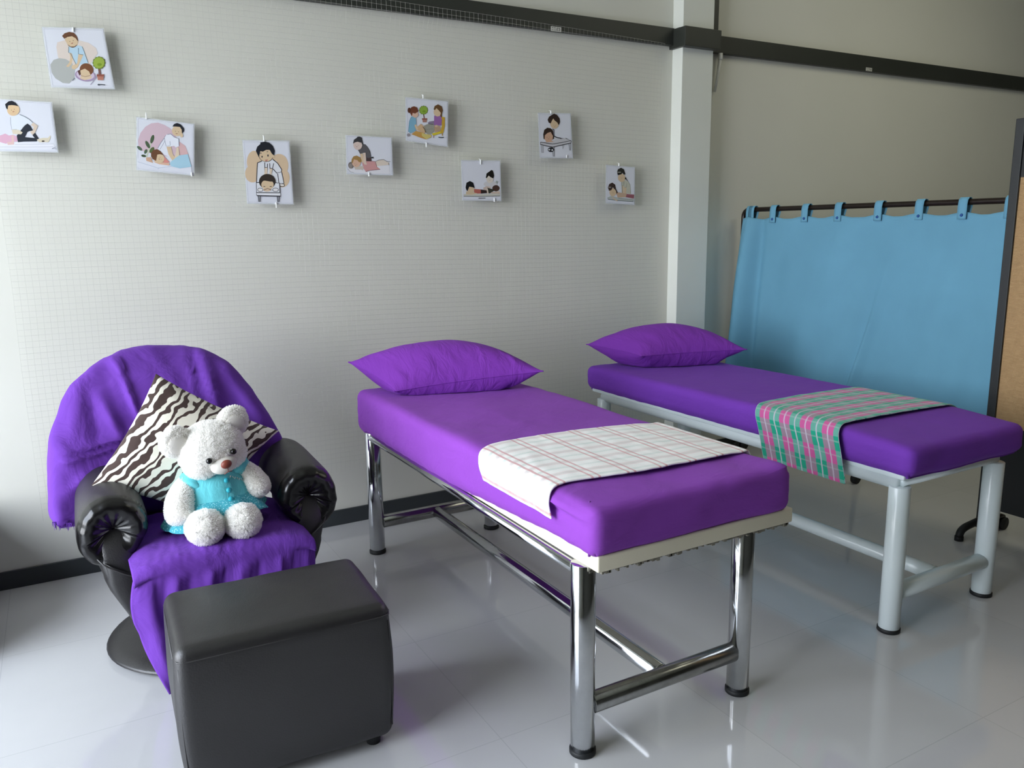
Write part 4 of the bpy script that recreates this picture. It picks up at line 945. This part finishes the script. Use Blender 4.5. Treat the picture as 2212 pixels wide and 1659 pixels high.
# seat cloth
def seatc(a, b):
    # a: across (left to right), b: back -> over the front edge -> down to the floor
    L1, L2 = .46, .46
    s = b*(L1+L2+.08)
    w0, w1 = .108, .695
    if s < L1:
        y = -.735-s; z = .4555+.010*(1-((a-.5)*2)**2); drop = 0
    elif s < L1+.08:
        th = (s-L1)/.08*PI/2; y = -.735-L1-.034*math.sin(th); z = .4555-.040*(1-math.cos(th))+.010*(1-((a-.5)*2)**2)*math.cos(th); drop = 0
    else:
        drop = (s-L1-.08)/L2; z = .4155-drop*.405; y = -1.229-.02*drop-.010*math.sin(drop*PI)
    xl = w0-.012*math.sin(min(1, drop*2.2)*PI)-.0+.055*max(0, drop-.35)**1.3*1.9; xr = w1-.03*drop
    x = xl+(xr-xl)*a
    e = (a-.5)*2
    if drop == 0: z -= .030*abs(e)**7
    else: y += .02*abs(e)**6
    f = .4+drop*1.6 if drop else .25*min(1, s/.3)
    k = .010*math.sin(a*34+3*N3(a*3, drop*1.5, 2))*f*(1 if a < .8 else .6)+.010*N3(a*7, s*4, 6)*f+.005*N3(a*26, s*5, 1)
    if drop: y -= k*(1 if drop > .08 else drop/.08); x += .4*k
    else: z += k*.4+.003*max(0, N3(a*30+s*9, s*11, 4))
    return Vector((x, y, max(z, .006)))
o2 = put('throw_cloth', gridmesh(seatc, 110, 90), M['throw'], None, True, (.4, -1.0, .455))
mods(o2, 0, .003, 1)
tag(o2, 'purple cloth spread over the armchair seat and hanging down to the floor', 'throw cloth', 'purple cloths on the armchair')

# ------------------------------------------------------------------ zebra cushion (leans on the back, one corner on the arm)
def cushion():
    Tp, Rt, Lf, Bt = Vector((.279, -.715, .992)), Vector((.703, -.745, .722)), Vector((.026, -.885, .652)), Vector((.375, -.900, .472))
    nrm = (Rt-Tp).cross(Lf-Tp).normalized()
    if nrm.y > 0: nrm = -nrm
    n = 34; bm = B(); G = {}; uvl = bm.loops.layers.uv.new('UVMap')
    def P(u, v, s):
        pu = u*(1-.07*(1-v*v)); pv = v*(1-.07*(1-u*u)); a, b = (pu+1)/2, (pv+1)/2
        p = Tp*(1-a)*(1-b)+Rt*a*(1-b)+Lf*(1-a)*b+Bt*a*b
        e = max(0, (1-abs(u)**2.4)*(1-abs(v)**2.4))
        k = .005*N3(u*3, v*3, s)+.0035*N3(u*9, v*9, s*2)
        return p+nrm*(s*.062*e**.55+k)
    for s in (1, -1):
        for i in range(n+1):
            for j in range(n+1):
                ed = i in (0, n) or j in (0, n)
                if ed and s < 0: G[s, i, j] = G[1, i, j]; continue
                u = math.sin((i/n*2-1)*PI/2*.999); v = math.sin((j/n*2-1)*PI/2*.999); G[s, i, j] = bm.verts.new(P(u, v, 0 if ed else s))
        for i in range(n):
            for j in range(n):
                f = bm.faces.new((G[s, i, j], G[s, i+1, j], G[s, i+1, j+1], G[s, i, j+1]))
                for lp, (a, b) in zip(f.loops, ((i, j), (i+1, j), (i+1, j+1), (i, j+1))):
                    lp[uvl].uv = ((math.sin((a/n*2-1)*PI/2)+1)/2, (math.sin((b/n*2-1)*PI/2)+1)/2+(0 if s > 0 else 1.3))
    o = put('cushion', bm, M['zebra'], None, True, (.35, -.8, .48)); mods(o, 1)
    tag(o, 'brown and cream zebra print cushion leaning in the armchair behind the teddy bear', 'cushion')
cushion()

# ------------------------------------------------------------------ teddy bear
def furry(o, n, ln=.006):
    o.data.materials.append(M['fur'])
    o.modifiers.new('fur', 'PARTICLE_SYSTEM'); st = o.particle_systems[0].settings
    st.type = 'HAIR'; st.count = n; st.hair_length = ln; st.hair_step = 3; st.emit_from = 'FACE'; st.use_even_distribution = True
    st.child_type = 'INTERPOLATED'; st.rendered_child_count = 10; st.child_percent = 2; st.clump_factor = .3; st.roughness_2 = .0; st.roughness_1 = .0
    st.root_radius = 1.0; st.tip_radius = .5; st.radius_scale = .0009; st.display_step = 2; st.render_step = 3; st.material = 2
    st.use_advanced_hair = False; st.hair_length = ln
    return o
def bear():
    base = Vector((.405, -1.0, .464))
    root = empty('teddy_bear', base, 'white plush teddy bear in aqua jacket and skirt seated in the armchair', 'teddy bear')
    def fur(amp=.005):
        return lambda p: amp*N3(p.x*55, p.y*55, p.z*55)+amp*.6*N3(p.x*120, p.y*120, p.z*120)
    RZm = Matrix.Rotation
    # torso
    furry(put('torso', ball(B(), (.410, -.985, .580), (.088, .078, .108), None, 32, 24, fur()), M['plush'], root), 500)
    # head: turned a little to the right and tilted
    hc = Vector((.404, -1.012, .760)); HR = RZm(math.radians(9), 3, 'Z') @ RZm(math.radians(-12), 3, 'Y') @ RZm(math.radians(10), 3, 'X')
    H = lambda x, y, z: hc+HR @ Vector((x, y, z))
    bm = B(); ball(bm, hc, (.112, .100, .092), HR, 48, 36, fur(.004))
    for s in (-1, 1): ball(bm, H(s*.045, -.020, -.032), (.064, .070, .052), HR, 32, 24, fur(.004))
    head = furry(put('head', bm, M['plush'], root), 2600)
    for s in (-1, 1):
        er = HR @ RZm(math.radians(s*20), 3, 'Y')
        e = furry(put('ear', ball(B(), H(s*.100, .012, .060), (.054, .026, .057), er, 28, 20, fur(.004)), M['plush'], head), 700, .006)
        put('inner_ear', ball(B(), H(s*.100, -.008, .058), (.036, .012, .038), er, 20, 14), M['muzzle'], e)
    put('muzzle', ball(B(), H(.004, -.092, -.030), (.046, .034, .032), HR, 32, 22), M['muzzle'], head)
    put('nose', ball(B(), H(.004, -.124, -.016), (.0185, .012, .0155), HR, 20, 14), M['nose'], head)
    mb = tube(B(), [H(.004, -.127, -.030), H(.004, -.126, -.044), H(-.010, -.120, -.052)], .0012, 6); tube(mb, [H(.004, -.126, -.044), H(.018, -.120, -.051)], .0012, 6)
    put('mouth', mb, M['nose'], head)
    for s in (-1, 1):
        put('eye', ball(B(), H(s*.043+.002, -.0985, .006), .0105, HR, 18, 12), M['eye'], head)
    # arms, hanging out to the sides
    def limb(pts, rad, seg=28):
        bm = B(); P_ = [Vector(p) for p in pts]; n = 20
        cum = [0]
        for a, b in zip(P_, P_[1:]): cum.append(cum[-1]+(b-a).length)
        L = cum[-1]; X, Y_, Z = ([(c_/L, p[i]) for c_, p in zip(cum, P_)] for i in range(3)); Rr = [(c_/L, r) for c_, r in zip(cum, rad)]
        pp = []; rr = []
        for i in range(n+1):
            t_ = i/n; pp.append((smooth_interp(X, t_), smooth_interp(Y_, t_), smooth_interp(Z, t_))); r = smooth_interp(Rr, t_)
            if t_ > .8: r *= math.sqrt(max(.02, 1-((t_-.8)/.2)**2))
            rr.append(r)
        tube(bm, pp, rr, seg); f = fur(.004)
        for v in bm.verts: v.co += Vector((1, 1, 1)).normalized()*f(v.co)
        return bm
    furry(put('arm', limb([(.345, -1.0, .655), (.305, -1.025, .620), (.282, -1.055, .575), (.285, -1.075, .520)], [.030, .042, .047, .044]), M['plush'], root), 1100)
    furry(put('arm', limb([(.470, -1.0, .675), (.510, -1.01, .655), (.545, -1.035, .610), (.555, -1.05, .565)], [.030, .038, .042, .038]), M['plush'], root), 1100)
    # legs pointing at the viewer with round soles
    for (x, y, z, hx) in ((.345, -1.150, .523, .372), (.468, -1.146, .520, .450)):
        bm = B(); ball(bm, (x, y, z), (.062, .060, .059), None, 40, 30, fur(.005)); ball(bm, ((x+hx)/2, y+.075, z-.010), (.050, .085, .045), None, 28, 20, fur(.004))
        furry(put('leg', bm, M['plush'], root), 1300)
    # clothes
    def ring(tab, zig, c=(.410, -.987), a0=0, a1=2*PI, n=96, m=14, amp=0, fr=0, flare=None):
        def fn(a, b):
            th = a0+(a1-a0)*a; z = tab[0][2]+(tab[-1][2]-tab[0][2])*b
            rx = smooth_interp([(i/(len(tab)-1), t_[0]) for i, t_ in enumerate(tab)], b); ry = smooth_interp([(i/(len(tab)-1), t_[1]) for i, t_ in enumerate(tab)], b)
            k = 1+amp*b*math.sin(th*fr)+.02*N3(math.cos(th)*3, math.sin(th)*3, b*3)
            return Vector((c[0]+rx*k*math.cos(th), c[1]+ry*k*math.sin(th), z+(flare(th)*b if flare else 0)))
        return gridmesh(fn, n, m)
    jk = put('jacket', ring([(.070, .060, .690), (.096, .082, .665), (.110, .092, .630), (.118, .100, .600), (.126, .110, .572)], 0, amp=.015, fr=7, flare=lambda th: .020*math.cos(th)), M['aqua'], root); mods(jk, 0, .004)
    # puff sleeves, front placket, buttons
    put('sleeve', ball(B(), (.335, -1.012, .642), (.047, .050, .044), Matrix.Rotation(.6, 3, 'Y'), 28, 20, lambda p: .004*math.sin(math.atan2(p.z, p.y)*9)), M['aqua'], jk)
    put('sleeve', ball(B(), (.492, -1.005, .672), (.042, .046, .044), Matrix.Rotation(-.6, 3, 'Y'), 28, 20, lambda p: .004*math.sin(math.atan2(p.z, p.y)*9)), M['aqua'], jk)
    th0 = -PI/2+.28
    def placket(a, b):
        th = th0-.10+.20*a; z = .668-(.668-.572)*b; rx = interp([(.572, .129), (.60, .120), (.63, .112), (.668, .096)], z); ry = interp([(.572, .114), (.60, .104), (.63, .096), (.668, .084)], z)
        return Vector((.410+rx*1.03*math.cos(th), -.987+ry*1.03*math.sin(th)-.004, z))
    put('placket', gridmesh(placket, 6, 12), M['aqua'], jk)
    for bz in (.15, .50, .82):
        p = placket(.45, bz); q = p+Vector((.25, -1, .35)).normalized()*.006
        b_ = tube(B(), [p, q], [.0095, .0085], 18); put('button', b_, M['aqua_button'], jk)
    eb = B()   # white embroidered stitching slanting down the right breast
    for i in range(7):
        th = th0+.16+.075*i; z = .662-.0042*i
        rx = interp([(.572, .129), (.60, .120), (.63, .112), (.668, .096)], z)*1.045; ry = interp([(.572, .114), (.60, .104), (.63, .096), (.668, .084)], z)*1.045
        q = lambda dt, dz: (.410+rx*math.cos(th+dt), -.987+ry*math.sin(th+dt)-.003, z+dz)
        tube(eb, [q(-.022, .003 if i % 2 else -.003), q(0, .004), q(.02, -.003 if i % 2 else .002)], .0011, 6)
    put('embroidery', eb, M['muzzle'], jk)
    def skirt(a, b):
        th = 2*PI*a; c, sn = math.cos(th), math.sin(th); front = max(0, -sn)
        rx, ry = .108+.066*b**.9, .096+.068*b**.9
        fl = 1+.05*b*math.sin(th*9)+.03*N3(c*3, sn*3, b)
        z = .588-.085*b**1.1+.016*front*b+.018*c*(.6+.4*b)+.006*b*math.sin(th*9+1)
        if front > .55: z += .012*b*math.exp(-((abs(c)-.42)/.25)**2)
        return Vector((.408+rx*fl*c, -.995+ry*fl*sn, z))
    sk = put('skirt', gridmesh(skirt, 160, 18), M['aqua_speck'], root); mods(sk, 0, .003)
    put('knickers', ball(B(), (.407, -1.085, .500), (.050, .055, .030), None, 24, 16), M['pink_cloth'], root)
bear()

# ------------------------------------------------------------------ light: daylight through the glazed left side
w = bpy.data.worlds.new('overcast_sky'); S.world = w; w.use_nodes = True
nt = w.node_tree; bg = nt.nodes['Background']
tc = nt.nodes.new('ShaderNodeTexCoord'); sx_ = nt.nodes.new('ShaderNodeSeparateXYZ'); nt.links.new(tc.outputs['Generated'], sx_.inputs[0])
mr = nt.nodes.new('ShaderNodeMapRange'); mr.inputs[1].default_value = -.05; mr.inputs[2].default_value = .6; nt.links.new(sx_.outputs[2], mr.inputs[0])
mx = nt.nodes.new('ShaderNodeMix'); mx.data_type = 'RGBA'; mx.inputs[6].default_value = (.96, .985, 1.03, 1); mx.inputs[7].default_value = (.82, .915, 1.06, 1)
nt.links.new(mr.outputs[0], mx.inputs[0]); nt.links.new(mx.outputs[2], bg.inputs[0]); bg.inputs[1].default_value = 3.0
def portal(name, x, y0, y1, z0, z1):
    L = bpy.data.lights.new(name, 'AREA'); L.shape = 'RECTANGLE'; L.size = z1-z0; L.size_y = abs(y1-y0); L.cycles.is_portal = True
    o = bpy.data.objects.new(name, L); COL.objects.link(o); o.location = (x, (y0+y1)/2, (z0+z1)/2); o.rotation_euler = (0, -PI/2, 0)
portal('daylight_portal', XL-.16, WY, -.28, 0, WT)
L = bpy.data.lights.new('right_fill_light', 'AREA'); L.shape = 'RECTANGLE'; L.size = 2.4; L.size_y = 2.4; L.energy = 6.5; L.color = (1, .97, .76)  # added warm fill for the right wall and floor, no actual lamp
lo = bpy.data.objects.new('right_fill_light', L); COL.objects.link(lo); lo.location = (5.0, -2.2, ZC-.03)

S.view_settings.view_transform = 'Standard'; S.view_settings.look = 'None'
S.view_settings.gamma = 1; S.view_settings.use_curve_mapping = False; S.view_settings.exposure = 2.04
S.cycles.max_bounces = 10; S.cycles.diffuse_bounces = 6; S.cycles.glossy_bounces = 5
S.cycles.use_denoising = True
